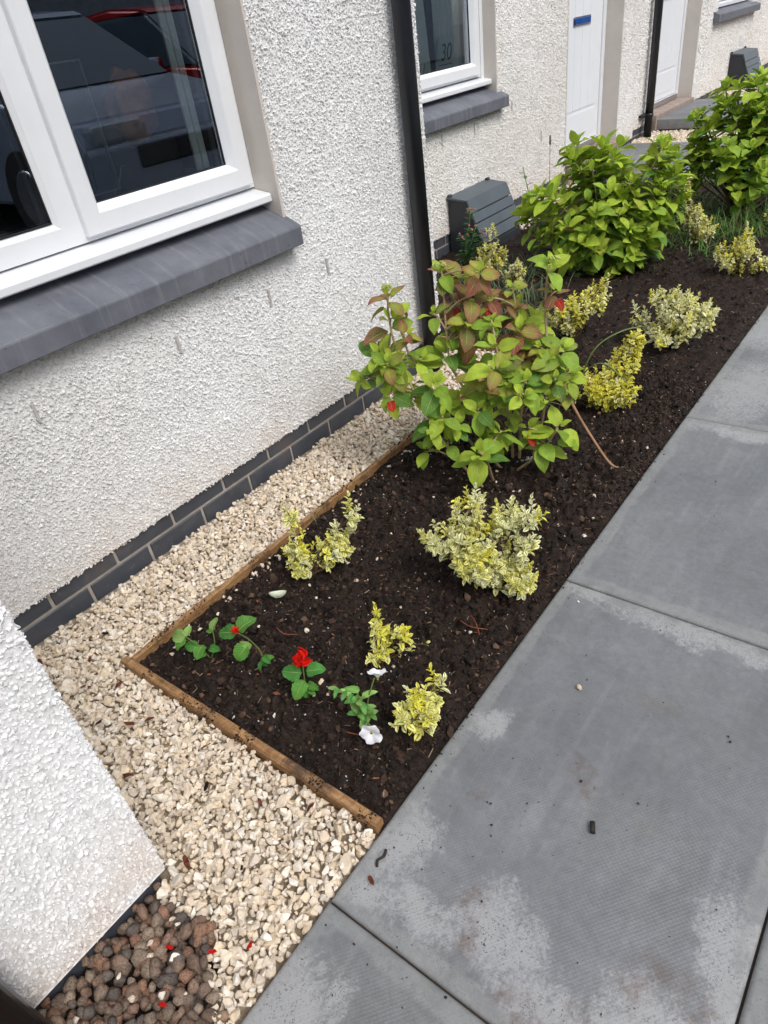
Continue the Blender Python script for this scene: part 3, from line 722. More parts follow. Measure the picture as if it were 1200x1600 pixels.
# --- the house whose window fills the upper left
h1 = empty('house', (0, 1.0, 0), 'near white roughcast house with a large window, grey sill and black corner downpipe', 'house')
WZ0, WZ1, WY0, WY1 = .925, 2.02, .0, 1.203
wall_mesh('wall', h1, 0, -.40, 2.06, .112, 1.75, ZT, [(WY0, WY1, .83, WZ1)], .0078, 3, MT['render'])
B().box((-.84, 1.9, -.06), (-.281, 2.055, ZT)).build('return_wall', MT['render'], h1); B().box((-.28, -3.0, -.06), (0, -.401, ZT)).build('return_wall', MT['render'], h1)
B().box((-.255, 1.905, -.05), (-.02, 2.045, .11)).build('footing', MT['mortar'], h1)
plinth(h1, -.008, -.395, 2.05, .055, (-1, 0), 0.0)
for lo, hi in (((-.17, WY1 - .004, .83), (.0035, WY1 + .008, WZ1 - .004)), ((-.17, WY0 - .008, .83), (.0035, WY0 + .004, WZ1 - .004)), ((-.17, WY0 + .004, WZ1 - .004), (.0035, WY1 - .004, WZ1 + .008))): B().box(lo, hi).build('reveal', MT['reveal'], h1)
window(h1, -.112, WY0 + .005, WY1 - .006, WZ0 + .004, WZ1 - .002, [.545], 1)
# uPVC cill nosing under the frame
b = B(); b.prism([(-.16, .893), (-.055, .884), (-.034, .884), (-.030, .888), (-.030, .905), (-.036, .911), (-.06, .915), (-.16, .932)], WY0 + .005, WY1 - .006).build('window_cill', MT['upvc'], h1)
sill(h1, 0, -.3, 1.217, .749, .811)
for (y, z) in ((.663, .605), (1.063, .612), (1.369, .626), (.187, .606)):
    B().box((.001, y - .0045, z - .028), (.0085, y + .0045, z + .028), .002).build('weep_vent', MT['weep'], h1)
downpipe(h1, .052, 1.905, -.03, 3.2, .034, [(1.75, .05)])

# interior of the first window
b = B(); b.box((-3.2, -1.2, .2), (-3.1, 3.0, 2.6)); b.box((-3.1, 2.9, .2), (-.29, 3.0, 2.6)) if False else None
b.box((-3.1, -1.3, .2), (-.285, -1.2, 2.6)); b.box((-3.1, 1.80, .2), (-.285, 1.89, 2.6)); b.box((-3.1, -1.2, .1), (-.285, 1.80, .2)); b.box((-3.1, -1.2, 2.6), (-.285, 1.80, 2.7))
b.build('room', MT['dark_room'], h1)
cur = B()
for i in range(4):
    cur.box((-.150 - .004 * (i % 2), 1.018 + .0135 * i, .94), (-.140 - .004 * (i % 2), 1.0305 + .0135 * i, 2.1), .002)
tag(cur.build('curtain', MT['curtain']), 'narrow grey green curtain edge hanging inside the near window', 'curtain')
dk = empty('desk', (-.6, .6, .2), 'dark desk top seen through the near window', 'desk')
B().box((-.95, -.9, .90), (-.29, 1.5, .93), .004).build('desk_top', MT['desk'], dk)
for x_ in (-.93, -.36):
    for y_ in (-.88, 1.42): B().box((x_, y_, .201), (x_ + .05, y_ + .05, .90)).build('leg', MT['desk'], dk)
mo = empty('monitor', (-.42, .82, .93), 'dark flat screen with thin silver rim standing on the desk inside', 'monitor')
b = B(); b.ring(.62, .90, .985, 1.34, [(0, -.44), (0, -.40), (.004, -.40), (.004, -.42)]); b.build('bezel', MT['bezel'], mo)
B().box((-.435, .625, .99), (-.415, .895, 1.335)).build('screen', MT['monitor_black'], mo); B().box((-.46, .72, .931), (-.40, .80, .986), .004).build('stand', MT['monitor_black'], mo)
b = B(); t = bmesh.new(); bmesh.ops.create_icosphere(t, subdivisions=4, radius=1)
for v in t.verts:
    q = v.co.copy(); v.co = Vector((q.x * .06, q.y * .075, q.z * .10)) * (1 + .22 * mnoise(q * 2.1)) + Vector((-.36, 1.00, 1.20))
b.merge(t); tag(b.build('basket', MT['ginger'], None, smooth=True), 'ginger brown rounded basket on a stack behind the near window', 'basket')
tag(B().box((-.44, .92, .9305), (-.29, 1.08, 1.100), .004).build('storage_box', MT['desk']), 'dark box under the ginger basket behind the near window', 'box')
def spline(pts, n=8):
    out = []; P = [Vector(p) for p in pts]
    for i in range(len(P) - 1):
        p0, p1, p2, p3 = P[max(i - 1, 0)], P[i], P[i + 1], P[min(i + 2, len(P) - 1)]
        for k in range(n):
            t = k / n; out.append(.5 * ((2 * p1) + (-p0 + p2) * t + (2 * p0 - 5 * p1 + 4 * p2 - p3) * t * t + (-p0 + 3 * p1 - 3 * p2 + p3) * t ** 3))
    out.append(P[-1]); return out
tag(B().tube(spline([(-.35, .70, .934), (-.33, .76, .95), (-.34, .85, 1.0), (-.37, .91, 1.05), (-.35, .95, 1.03), (-.33, 1.0, .99), (-.32, 1.02, .934)]), .0022, 6).build('cable', MT['cable']), 'thin pale looped cable on the desk behind the near window', 'cable')
tag(B().box((-.40, .50, .9305), (-.31, .74, .945), .003).build('paper_stack', MT['paper']), 'small pale stack of papers on the desk by the near window', 'papers')
tag(B().box((-.62, .10, .9305), (-.42, .40, .95), .004).build('keyboard', MT['paper']), 'pale keyboard lying on the desk behind the left pane', 'keyboard')
b = B(); b.tube([(-.40, .455, .9305), (-.40, .455, .945), (-.40, .455, .965)], [.030, .034, .030], 20); tag(b.build('saucer', MT['bezel']), 'small round silver dish on the desk behind the left pane', 'dish')

def corner_chips(parent, x, y, z0, z1, chip, seed):
    rg = np.random.default_rng(seed); n = int((z1 - z0) / chip * 7); T = hull_templates(10, 9, seed)
    P = np.stack([x - np.abs(rg.normal(0, .012, n)), np.full(n, y) + rg.uniform(-.001, .0025, n), rg.uniform(z0, z1, n)], -1); k = rg.random(n) < .5; P[k, 0] = x + rg.uniform(-.003, .002, k.sum()); P[k, 1] = y + rg.uniform(-.002, .0015, k.sum())
    ob = rocks('corner_chips', P, np.clip(rg.lognormal(math.log(chip * .46), .3, n), .002, .007), T, np.full((n, 3), .85), MT['render'], 1.2, False, seed); ob.parent = parent; ob.matrix_parent_inverse = chain_of(parent).inverted()
# --- near projecting house at lower left
h0 = empty('house', (.4, -1.2, 0), 'closest white roughcast wall corner jutting in at lower left with black pipe', 'house')
wall_mesh('wall', h0, .880, -1.1, -.300, .035, 1.25, ZT, [], .0080, 21, MT['render'], .30)
B().box((.0, -.58, .04), (.58, -.305, ZT)).build('return_wall', MT['render'], h0)
B().box((.0, -2.2, -.10), (.866, -.312, .046)).build('brick_plinth', MT['brick'], h0); B().box((.57, -2.2, .05), (.878, -1.101, ZT)).build('rear_wall', MT['render'], h0)
if 0: B().box((.0, -2.2, -.10), (.855, -.32, .046)).build('brick_plinth', MT['brick'], h0)
b = B(); b.box((.84, -2.2, .0325), (.8830, -.3005, .0355), .001); b.build('render_bead', MT['render'], h0)
corner_chips(h0, .880, -.300, .038, 1.25, .0080, 5)
downpipe(h0, .935, -.612, -.03, 3.0, .036)

# --- second house, set back
X2 = -.84
h2 = empty('house', (X2, 4.4, 0), 'white house set back behind the corner with number 30 window and white door', 'house')
wall_mesh('wall', h2, X2, 2.9, 6.70, .14, 1.75, ZT, [(2.95, 4.14, .84, 2.0), (5.215, 6.285, .13, 2.19)], .0105, 61, MT['render_far'], .28)
plinth(h2, X2 - .008, 2.06, 5.21, .078, (-1, 0), .06); plinth(h2, X2 - .008, 6.29, 6.70, .078, (-1, 0, ), .06)
for lo, hi in (((X2 - .17, 4.136, .84), (X2 + .0045, 4.148, 1.996)), ((X2 - .17, 2.942, .84), (X2 + .0045, 2.954, 1.996)), ((X2 - .17, 2.954, 1.996), (X2 + .0045, 4.136, 2.008))): B().box(lo, hi).build('reveal', MT['reveal'], h2)
window(h2, X2 - .112, 2.955, 4.10, .955, 1.995, [], 0)
B().box((X2 - .17, 4.1005, .93), (X2 - .085, 4.1355, 1.995)).build('frame_packing', MT['upvc'], h2)
B().prism([(X2 - .16, .918), (X2 - .055, .905), (X2 - .034, .905), (X2 - .030, .909), (X2 - .030, .928), (X2 - .036, .934), (X2 - .06, .938), (X2 - .16, .954)], 2.955, 4.134).build('window_cill', MT['upvc'], h2)
sill(h2, X2, 2.75, 4.20, .765, .830)
for (y, z) in ((4.791, .489), (4.341, .742), (3.835, .69), (3.45, .69)): B().box((X2 + .001, y - .0045, z - .034), (X2 + .0085, y + .0045, z + .034), .002).build('weep_vent', MT['weep'], h2)
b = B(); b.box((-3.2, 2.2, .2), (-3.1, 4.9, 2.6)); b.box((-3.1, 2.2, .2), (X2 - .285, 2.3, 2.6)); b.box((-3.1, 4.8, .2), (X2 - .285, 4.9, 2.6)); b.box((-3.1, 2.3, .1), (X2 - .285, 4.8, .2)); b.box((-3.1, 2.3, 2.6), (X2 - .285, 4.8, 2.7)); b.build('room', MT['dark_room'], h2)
def curtain(y0, y1, z0, z1, x, lean, label):
    n = 60; Y = np.linspace(0, 1, n); Zs = np.linspace(0, 1, 20); YY, ZZ = np.meshgrid(Y, Zs, indexing='ij')
    yy = y0 + (y1 - y0) * YY * (1 - .0 * ZZ) + lean * ZZ; xx = x + .012 * np.sin(YY * 46 + .8 * np.sin(YY * 9))
    V = np.stack([xx, yy, z0 + (z1 - z0) * ZZ], -1).reshape(-1, 3); I = np.arange(n * 20).reshape(n, 20)
    F = np.stack([I[:-1, :-1], I[1:, :-1], I[1:, 1:], I[:-1, 1:]], -1).reshape(-1, 4)
    tag(np_mesh('curtain', V, F, MT['curtain'], smooth=True), label, 'curtain')
curtain(2.9, 3.66, .96, 2.1, X2 - .185, -.10, 'pale curtain on the left of the window with the number 30')
curtain(3.72, 4.06, .96, 2.1, X2 - .185, .0, 'pale curtain behind the number 30 plaque')
# number plaque leaning inside the second window
sg = empty('number_plaque', (X2 - .14, 3.77, .955), 'small clear plaque reading 30 standing inside the further window', 'sign')
B().poly([(X2 - .150, 3.655, 1.045 - .03), (X2 - .150, 3.845, 1.045 - .03), (X2 - .150, 3.905, 1.200), (X2 - .150, 3.72, 1.200)]).build('plaque', MT['plaque'], sg)
cu = bpy.data.curves.new('digits', 'FONT'); cu.body = '30'; cu.size = .125; cu.shear = .25; cu.extrude = .0008; cu.align_x = 'CENTER'; cu.space_character = 1.0
tmp = bpy.data.objects.new('digits', cu); COL.objects.link(tmp)
bpy.context.view_layer.update(); me = bpy.data.meshes.new_from_object(tmp); bpy.data.objects.remove(tmp)
# glyphs: x -> y axis, y -> z, facing +x, slimmed
for v in me.vertices: v.co = Vector((X2 - .147 + v.co.z, 3.785 + v.co.x * 1.0, 1.082 + v.co.y))
me.materials.append(MT['ink']); dg = bpy.data.objects.new('digits', me); COL.objects.link(dg); dg.parent = sg; dg.matrix_parent_inverse = chain_of(sg).inverted()
B().box((X2 - .149, 3.70, 1.058), (X2 - .1465, 3.85, 1.062)).build('underline', MT['ink'], sg)
# small dried plant at the left of that window
b = B(); rr = random.Random(4)
for i in range(16):
    a = rr.uniform(0, 6.28); l = rr.uniform(.05, .13); b.tube([(X2 - .15, 3.50, .965), (X2 - .15 + .02 * math.cos(a), 3.50 + .045 * math.sin(a), .965 + l)], [.003, .0015], 5)
b.tube([(X2 - .15, 3.50, .952), (X2 - .15, 3.50, .99)], [.022, .028], 14); tag(b.build('potted_twigs', MT['lead']), 'small pot of grey twigs inside the further window', 'potted plant')

def door(parent, x, ya, yb, z0, z1, letter, flap):
    fr = B(); fr.ring(ya, yb, z0, z1, [(0, x - .06), (0, x + .02), (.045, x + .02), (.05, x + .012), (.05, x - .05)]); root = fr.build('door_frame', MT['upvc'], parent)
    a, b_, c, d = ya + .054, yb - .054, z0 + .055, z1 - .055
    dr = B(); dr.box((x - .045, a, c), (x + .006, b_, d), .002)
    # raised moulded boards, stopping above a bottom rail
    n = 5; w = (b_ - a - .20) / n
    for i in range(n): dr.box((x + .006 + .0002, a + .10 + w * i + .0022, c + .26), (x + .0105, a + .10 + w * (i + 1) - .0022, d - .12), .002)
    dr.box((x + .0062, a + .10, c + .05), (x + .0095, b_ - .10, c + .235), .002)
    D = dr.build('door', MT['door_paint'], parent)
    B().ring(a - .0035, b_ + .0035, c - .004, d + .0035, [(0, x + .003), (.0034, x + .003)]).build('door_seal', MT['gasket'], D)
    y, z, w = letter; B().box((x + .0107, y - w / 2, z - .032), (x + .018, y + w / 2, z + .032), .003).build('letterbox', MT['chrome'], D)
    f = B(); f.box((x + .0185, y - w / 2 + .018, z - .020), (x + .026, y + w / 2 - .018, z + .022), .003); f.build('letterbox_flap', flap, D)
    B().box((x - .05, ya + .05, z0 - .0), (x + .035, yb - .05, z0 + .048), .006).build('door_threshold', MT['chrome'], parent)
    return root
door(h2, -1.0, 5.224, 6.276, .205, 2.18, (5.80, 1.135, .33), MT['blue_flap'])
for lo, hi in (((X2 - .17, 6.278, .13), (X2 + .0045, 6.292, 2.19)), ((X2 - .17, 5.208, .13), (X2 + .0045, 5.222, 2.19))): B().box(lo, hi).build('reveal', MT['reveal'], h2)
B().box((-1.07, 5.224, -.05), (-.80, 6.276, .203), .006).build('door_step', MT['threshold'], h2)
B().box((X2 - .25, 2.1, -.05), (X2 - .13, 6.7, .14)).build('footing', MT['mortar'], h2); B().box((X2 - .28, 2.05, .152), (X2, 2.899, ZT)).build('hidden_wall', MT['render_far'], h2)

# --- third house, further along the same front
h3 = empty('house', (X2, 8.8, 0), 'furthest white house with second white door and its own grey sill', 'house')
wall_mesh('wall', h3, X2, 6.702, 12.0, .205, 1.8, ZT, [(7.22, 8.40, .2, 2.29), (9.0, 10.4, .93, 2.1)], .0150, 91, MT['render_far'], .28)
plinth(h3, X2 - .008, 6.71, 7.215, .145, (-2, -1, 0), .06); plinth(h3, X2 - .008, 8.405, 12.0, .145, (-1, 0), .06)
window(h3, X2 - .112, 9.0, 10.4, 1.05, 2.1, [9.7], 1)
B().prism([(X2 - .16, 1.01), (X2 - .03, 1.00), (X2 - .03, 1.03), (X2 - .16, 1.048)], 9.001, 10.399).build('window_cill', MT['upvc'], h3)
sill(h3, X2, 9.40 - .55, 10.55, .875, .945, .07)
door(h3, -1.0, 7.230, 8.390, .255, 2.28, (7.82, 1.19, .34), MT['black_flap'])
for lo, hi in (((X2 - .17, 8.392, .2), (X2 + .0045, 8.408, 2.29)), ((X2 - .17, 7.212, .2), (X2 + .0045, 7.228, 2.29))): B().box(lo, hi).build('reveal', MT['reveal'], h3)
B().box((-1.07, 7.230, -.05), (-.80, 8.390, .252), .006).build('door_step', MT['threshold'], h3)
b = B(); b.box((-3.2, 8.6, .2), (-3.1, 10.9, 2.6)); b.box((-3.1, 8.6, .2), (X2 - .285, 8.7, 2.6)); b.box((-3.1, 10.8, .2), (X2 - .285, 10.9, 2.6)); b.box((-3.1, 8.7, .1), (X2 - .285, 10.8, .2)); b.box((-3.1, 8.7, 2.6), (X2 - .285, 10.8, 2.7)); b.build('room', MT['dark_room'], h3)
downpipe(h3, -.775, 6.93, .11, 3.2, .036, [(.30, .11)])
# --- fourth, stepped forward corner seen at the frame edge
h4 = empty('house', (-.6, 13, 0), 'far pale house end at the top right edge', 'house')
b = B(); b.box((-1.1, 12.01, .1), (-.62, 17, ZT)); b.build('wall', MT['render_far'], h4); B().tube([(-.58, 12.2, .1), (-.58, 12.2, 3)], .036, 16).build('downpipe', MT['lead'], h4)

# meter boxes
def meter_box(y0, y1, xw, zt, zb, label, xo=.0):
    r_ = empty('meter_box', (xw, (y0 + y1) / 2, zb), label, 'meter box', 'gas meter boxes against the house walls')
    hgt = zt - zb; H = lambda f: zb + hgt * f
    side = [(xw + .006, zb), (xw + .275, zb), (xw + .262, H(.28)), (xw + .148, H(.965)), (xw + .135, H(.985)), (xw + .006, H(1.0))]
    b = B(); b.prism(side, y0 + .012, y1 - .012)
    bmesh.ops.bevel(b.bm, geom=b.bm.edges[:], offset=.006, segments=2, affect='EDGES'); b.build('box_body', MT['box_plastic_dark'], r_)
    # lid: a folded shell standing a little proud, sloping front with four grooves
    l = B(); d = Vector((.262 - .148, 0, hgt * (.28 - .965))); L = d.length; dn = d.normalized(); nn = Vector((-dn.z, 0, dn.x)); nn = nn if nn.x > 0 else -nn
    top = Vector((xw + .148, 0, H(.965))); cuts = [0, .27, .50, .73, .98]
    for i in range(4):
        a = top + dn * (L * cuts[i] + (.003 if i else -.01)); c = top + dn * (L * cuts[i + 1] - .003)
        pr = [(a.x, a.z), (c.x, c.z), ((c + nn * .014).x, (c + nn * .014).z), ((a + nn * .014).x, (a + nn * .014).z)]
        l.prism(pr, y0 + .004, y1 - .004)
    l.prism([(xw + .004, H(1.0)), (xw + .148, H(.968)), (xw + .158, H(.995)), (xw + .004, H(1.045))], y0, y1)
    bmesh.ops.bevel(l.bm, geom=l.bm.edges[:], offset=.002, segments=1, affect='EDGES'); l.build('box_lid', MT['box_plastic'], r_)
    for y in (y0 + .02, y1 - .02):
        B().tube([(xw + .02, y - .016, H(1.05)), (xw + .02, y + .016, H(1.05))], .011, 12).build('hinge', MT['box_plastic_dark'], r_)
meter_box(3.45, 3.97, X2, .350, -.03, 'large dark grey sloping meter box beside the second house window wall')
meter_box(9.72, 10.35, X2, .50, .10, 'distant grey meter box under the furthest sill')

# opposite side of the street in reflections; house added to block the bright horizon
oh = empty('house', (14, 6, 0), 'house added across the road to darken the window reflection', 'house')
b = B(); b.box((13, -16, 0), (20, 26, 5.4)); b.build('wall', MT['added_house_wall'], oh)
b = B(); b.prism([(12.7, 5.4), (20.3, 5.4), (16.5, 8.6)], -16.2, 26.2); b.build('roof', MT['roof_tile'], oh)
for k in range(8):
    for z in (.9, 3.2): B().box((12.96, -14 + 5 * k, z), (13.02, -12.4 + 5 * k, z + 1.2), .01).build('window', MT['car_glass'], oh)
def car(x, y, paint, label, rz=0):
    PX, PY = x, y; x = y = 0.0; r_ = empty('parked_car', (0, 0, 0), label, 'car')
    hw = .88
    def prof(poly, w, inset_top, mat, name, parent=r_):
        b = B(); n = len(poly)
        zs = [p[1] for p in poly]; z0, z1 = min(zs), max(zs)
        def ring(sx):
            out = []
            for (py, pz) in poly:
                ww = w - inset_top * ((pz - z0) / (z1 - z0)) ** 2; out.append(b.bm.verts.new((x + sx * ww, y + py, pz - .095)))
            return out
        a = ring(-1); c = ring(1); b.bm.faces.new(a); b.bm.faces.new(c[::-1])
        for i in range(n): b.bm.faces.new((a[i], a[(i + 1) % n], c[(i + 1) % n], c[i]))
        bmesh.ops.recalc_face_normals(b.bm, faces=b.bm.faces); bmesh.ops.bevel(b.bm, geom=b.bm.edges[:], offset=.03, segments=3, affect='EDGES')
        return b.build(name, mat, parent, smooth=False)
    # front at -y, body with bonnet and boot
    body = prof([(-2.1, .28), (-2.12, .62), (-2.0, .78), (-1.1, .96), (-.6, 1.0), (1.9, 1.02), (2.1, .85), (2.12, .3)], hw, .10, paint, 'body')
    cab = prof([(-1.15, .95), (-.35, 1.44), (.3, 1.50), (1.4, 1.46), (2.02, 1.0)], hw - .10, .16, MT['car_glass'], 'cabin_glass')
    prof([(-.38, 1.43), (-.30, 1.475), (.3, 1.535), (1.4, 1.495), (1.5, 1.44)], hw - .235, .03, paint, 'roof')
    for sx in (-1, 1):
        for wy in (-1.33, 1.33):
            w_ = B().tube([(x + sx * .70, y + wy, .235), (x + sx * .90, y + wy, .235)], .33, 28).build('wheel', MT['tyre'], r_)
            B().tube([(x + sx * .89, y + wy, .235), (x + sx * .912, y + wy, .235)], [.22, .19], 20).build('rim', MT['alloy'], w_)
        B().box((x + sx * .55 - .22, y - 2.135, .54), (x + sx * .55 + .22, y - 1.96, .66), .03, 2).build('headlight', MT['headlight'], r_)
        B().box((x + sx * .93 - .08, y - .72, .86), (x + sx * .93 + .08, y - .56, .98), .03, 2).build('wing_mirror', paint, r_)
    B().box((x - .45, y - 2.14, .36), (x + .45, y - 2.10, .50), .01).build('grille', MT['gasket'], r_)
    r_.location = (PX, PY, .06); r_.scale = (1.3, 1.3, 1.3); r_.rotation_euler = (0, 0, rz)
car(6.72, 4.2, MT['car_paint'], 'dark blue parked car seen reflected in the near window', R(-90))
simple('car_red', (.32, .01, .01), .2, .05, 2, 0, .2)
car(7.4, 7.2, MT['car_red'], 'red parked car beside the dark blue one', R(-90))

# ------------------------------------------------------------------ timber edging
def board(p0, p1, w, zt, zb, label, seed, up=0.0):
    """weathered timber board from p0 to p1 (2d), w thick"""
    rr = np.random.default_rng(seed); p0 = np.array(p0, float); p1 = np.array(p1, float); L = np.linalg.norm(p1 - p0); d = (p1 - p0) / L; s = np.array([-d[1], d[0]])
    n = int(L / .012) + 2; t = np.linspace(0, L, n); prof = [(-.5, zb), (-.5, zt - .004), (-.36, zt), (.0, zt + .0006), (.36, zt), (.5, zt - .004), (.5, zb)]
    V = []
    for (a, z) in prof:
        wob = (fbm(t * 9 + a * 3, t * 0 + seed, 3, seed) - .5) * .003; q = p0[None] + d[None] * t[:, None] + s[None] * (a * w + wob)[:, None]
        zz = z + (fbm(t * 14, t * 0 + a, 3, seed + 9) - .5) * .005 * (z > zb) + up * np.sin(t / L * math.pi)
        V.append(np.concatenate([q, zz[:, None]], 1))
    V = np.stack(V, 1); k = len(prof); I = np.arange(n * k).reshape(n, k)
    F = [np.stack([I[:-1, :-1], I[1:, :-1], I[1:, 1:], I[:-1, 1:]], -1).reshape(-1, 4)]
    o = V.reshape(-1, 3); F = np.concatenate(F + [np.array([[I[0, 0], I[0, 1], I[0, 5], I[0, 6]], [I[0, 1], I[0, 2], I[0, 4], I[0, 5]], [I[-1, 6], I[-1, 5], I[-1, 1], I[-1, 0]], [I[-1, 5], I[-1, 4], I[-1, 2], I[-1, 1]]])])
    ob = np_mesh('timber_edging', o, F, MT['timber']); tag(ob, label, 'timber edging', 'timber boards edging the flower bed')
board((.306, .003), (PATH_X - .004, .011), .023, .019, -.05, 'brown timber board along the front of the bed, running to the paving', 1)
board((.325, .016), (.325, 2.16), .017, .0165, -.05, 'long thin timber board between pale gravel and bed', 2)
board((-.30, 2.17), (.337, 2.175), .022, .035, -.05, 'short timber board across the gravel beyond the downpipe', 3)

# ------------------------------------------------------------------ foliage
def leaves(P, D, N, L, Wd, curl, fold, tint, edge_tint=None, edge_amt=None, rows=7, cols=5, wave=.0, shape=(.62, .80), serr=0., rg=RNG):
    """vectorised leaves: base P, direction D, face normal N -> V, F, uv, tint"""
    n = len(P); D = D / np.linalg.norm(D, axis=1, keepdims=True); Bv = np.cross(N, D); Bv /= np.linalg.norm(Bv, axis=1, keepdims=True) + 1e-9; N = np.cross(D, Bv)
    s = np.linspace(0, 1, rows); t = np.linspace(-1, 1, cols)
    a, b = shape; w = s ** a * (1 - s) ** b; w = w / w.max(); w[0] = .04; w[-1] = 0.01
    if serr: w = w * (1 + serr * np.where(np.arange(rows) % 2 == 0, 1, -1))
    ang = curl[:, None] * (s[None] - .15); ds = 1.0 / (rows - 1)
    cx = np.concatenate([np.zeros((n, 1)), np.cumsum(np.cos(ang[:, :-1]) * ds, 1)], 1) * L[:, None]
    cz = -np.concatenate([np.zeros((n, 1)), np.cumsum(np.sin(ang[:, :-1]) * ds, 1)], 1) * L[:, None]
    lat = (Wd[:, None, None] * w[None, :, None]) * t[None, None, :] * .5
    ph = rg.uniform(0, 6.28, n)
    lift = np.abs(lat) * fold[:, None, None] + wave * L[:, None, None] * np.sin(s[None, :, None] * 9 + ph[:, None, None]) * np.abs(t)[None, None] ** 2
    V = P[:, None, None, :] + D[:, None, None, :] * cx[:, :, None, None] + N[:, None, None, :] * (cz[:, :, None] + lift)[..., None] + Bv[:, None, None, :] * lat[..., None]
    I = np.arange(rows * cols).reshape(rows, cols); f = np.stack([I[:-1, :-1], I[1:, :-1], I[1:, 1:], I[:-1, 1:]], -1).reshape(-1, 4)
    F = (f[None] + (np.arange(n) * rows * cols)[:, None, None]).reshape(-1, 4)
    S_, T_ = np.meshgrid(s, (t + 1) / 2, indexing='ij'); uv = np.tile(np.stack([S_, T_], -1).reshape(1, -1, 2), (n, 1, 1)).reshape(-1, 2)
    tn = np.repeat(tint[:, None, :], rows * cols, 1)
    if edge_tint is not None:
        e = np.maximum(np.abs(T_ * 2 - 1) ** 2 * .6, S_ ** 2 * .9).reshape(1, -1) * .9 + .25
        k = np.clip(e * edge_amt[:, None] * 1.5 + (edge_amt[:, None] - .5) * 1.1, 0, 1)[..., None]
        tn = tn * (1 - k) + edge_tint[:, None, :] * k
    return V.reshape(-1, 3), F, uv, tn.reshape(-1, 3)
class Fol:
    def __init__(s): s.V, s.F, s.U, s.T, s.o = [], [], [], [], 0
    def add(s, r):
        V, F, U, T = r; s.V.append(V); s.F.append(F + s.o); s.U.append(U); s.T.append(T); s.o += len(V)
    def build(s, name, mat, parent):
        return np_mesh(name, np.concatenate(s.V), np.concatenate(s.F), mat, parent, np.concatenate(s.U), np.concatenate(s.T), True)
def vec(*a): return np.array(a, float)
G_BRIGHT = vec(.42, .56, .055); G_MID = vec(.28, .44, .05); G_DARK = vec(.12, .26, .04); PINKBR = vec(.34, .11, .085); REDD = vec(.50, .022, .018)

def rosette(fol, stems, c, up, size, red, rg, tiers=3, palette=(.5, .35, .15), allred=False, rise_=0.0):
    c = vec(*c); up = vec(*up); up /= np.linalg.norm(up); a = np.cross(up, vec(.3, .1, .9)); a = a / np.linalg.norm(a) if np.linalg.norm(a) > .05 else vec(1, 0, 0); b = np.cross(up, a); y0 = rg.uniform(0, 6.28)
    P, D, N, L, Wd, cu, fo, ti, ea = [], [], [], [], [], [], [], [], []
    sz = [1.0, .82, .5, .3][:tiers]; el = [-.08, .42, .9, 1.25]
    if rg.random() < .5: sz[0] = 1.1
    for k in range(tiers):
        for h in range(2):
            if k == 0 and rg.random() < .12: continue
            th = y0 + k * math.pi / 2 + h * math.pi + rg.normal(0, .28); e_ = el[k] + rise_ + rg.normal(0, .22)
            hd = a * math.cos(th) + b * math.sin(th); d = hd * math.cos(e_) + up * math.sin(e_)
            nrm = up * math.cos(e_) - hd * math.sin(e_) + rg.normal(0, .16, 3)
            l = size * sz[k] * rg.uniform(.95, 1.3)
            P.append(c - up * size * .16 * (tiers - 1 - k) * .8 + hd * .008); D.append(d); N.append(nrm); L.append(l); Wd.append(l * rg.uniform(.54, .66)); cu.append(rg.uniform(.1, 1.3)); fo.append(rg.uniform(.12, .45))
            g = rg.choice(3, p=palette); base = (G_BRIGHT, G_MID, G_DARK)[g] * rg.uniform(.85, 1.2)
            if k >= 2: base = G_BRIGHT * rg.uniform(.95, 1.2)
            ti.append(base); q = np.clip(rg.normal(red * .62, .14), 0, 1) * (1.0 if k < 2 else .45); ea.append(q)
    n = len(P)
    if n == 0: return
    ea = np.array(ea); et = np.where((np.array([rg.random() for _ in range(n)]) < (.9 if allred else .0))[:, None], REDD, PINKBR)
    if allred:
        ea[0] = 1.0
    fol.add(leaves(np.array(P), np.array(D), np.array(N), np.array(L), np.array(Wd), np.array(cu), np.array(fo), np.array(ti), et, ea, rows=9, wave=.022, shape=(.66, .92), serr=.025, rg=rg))

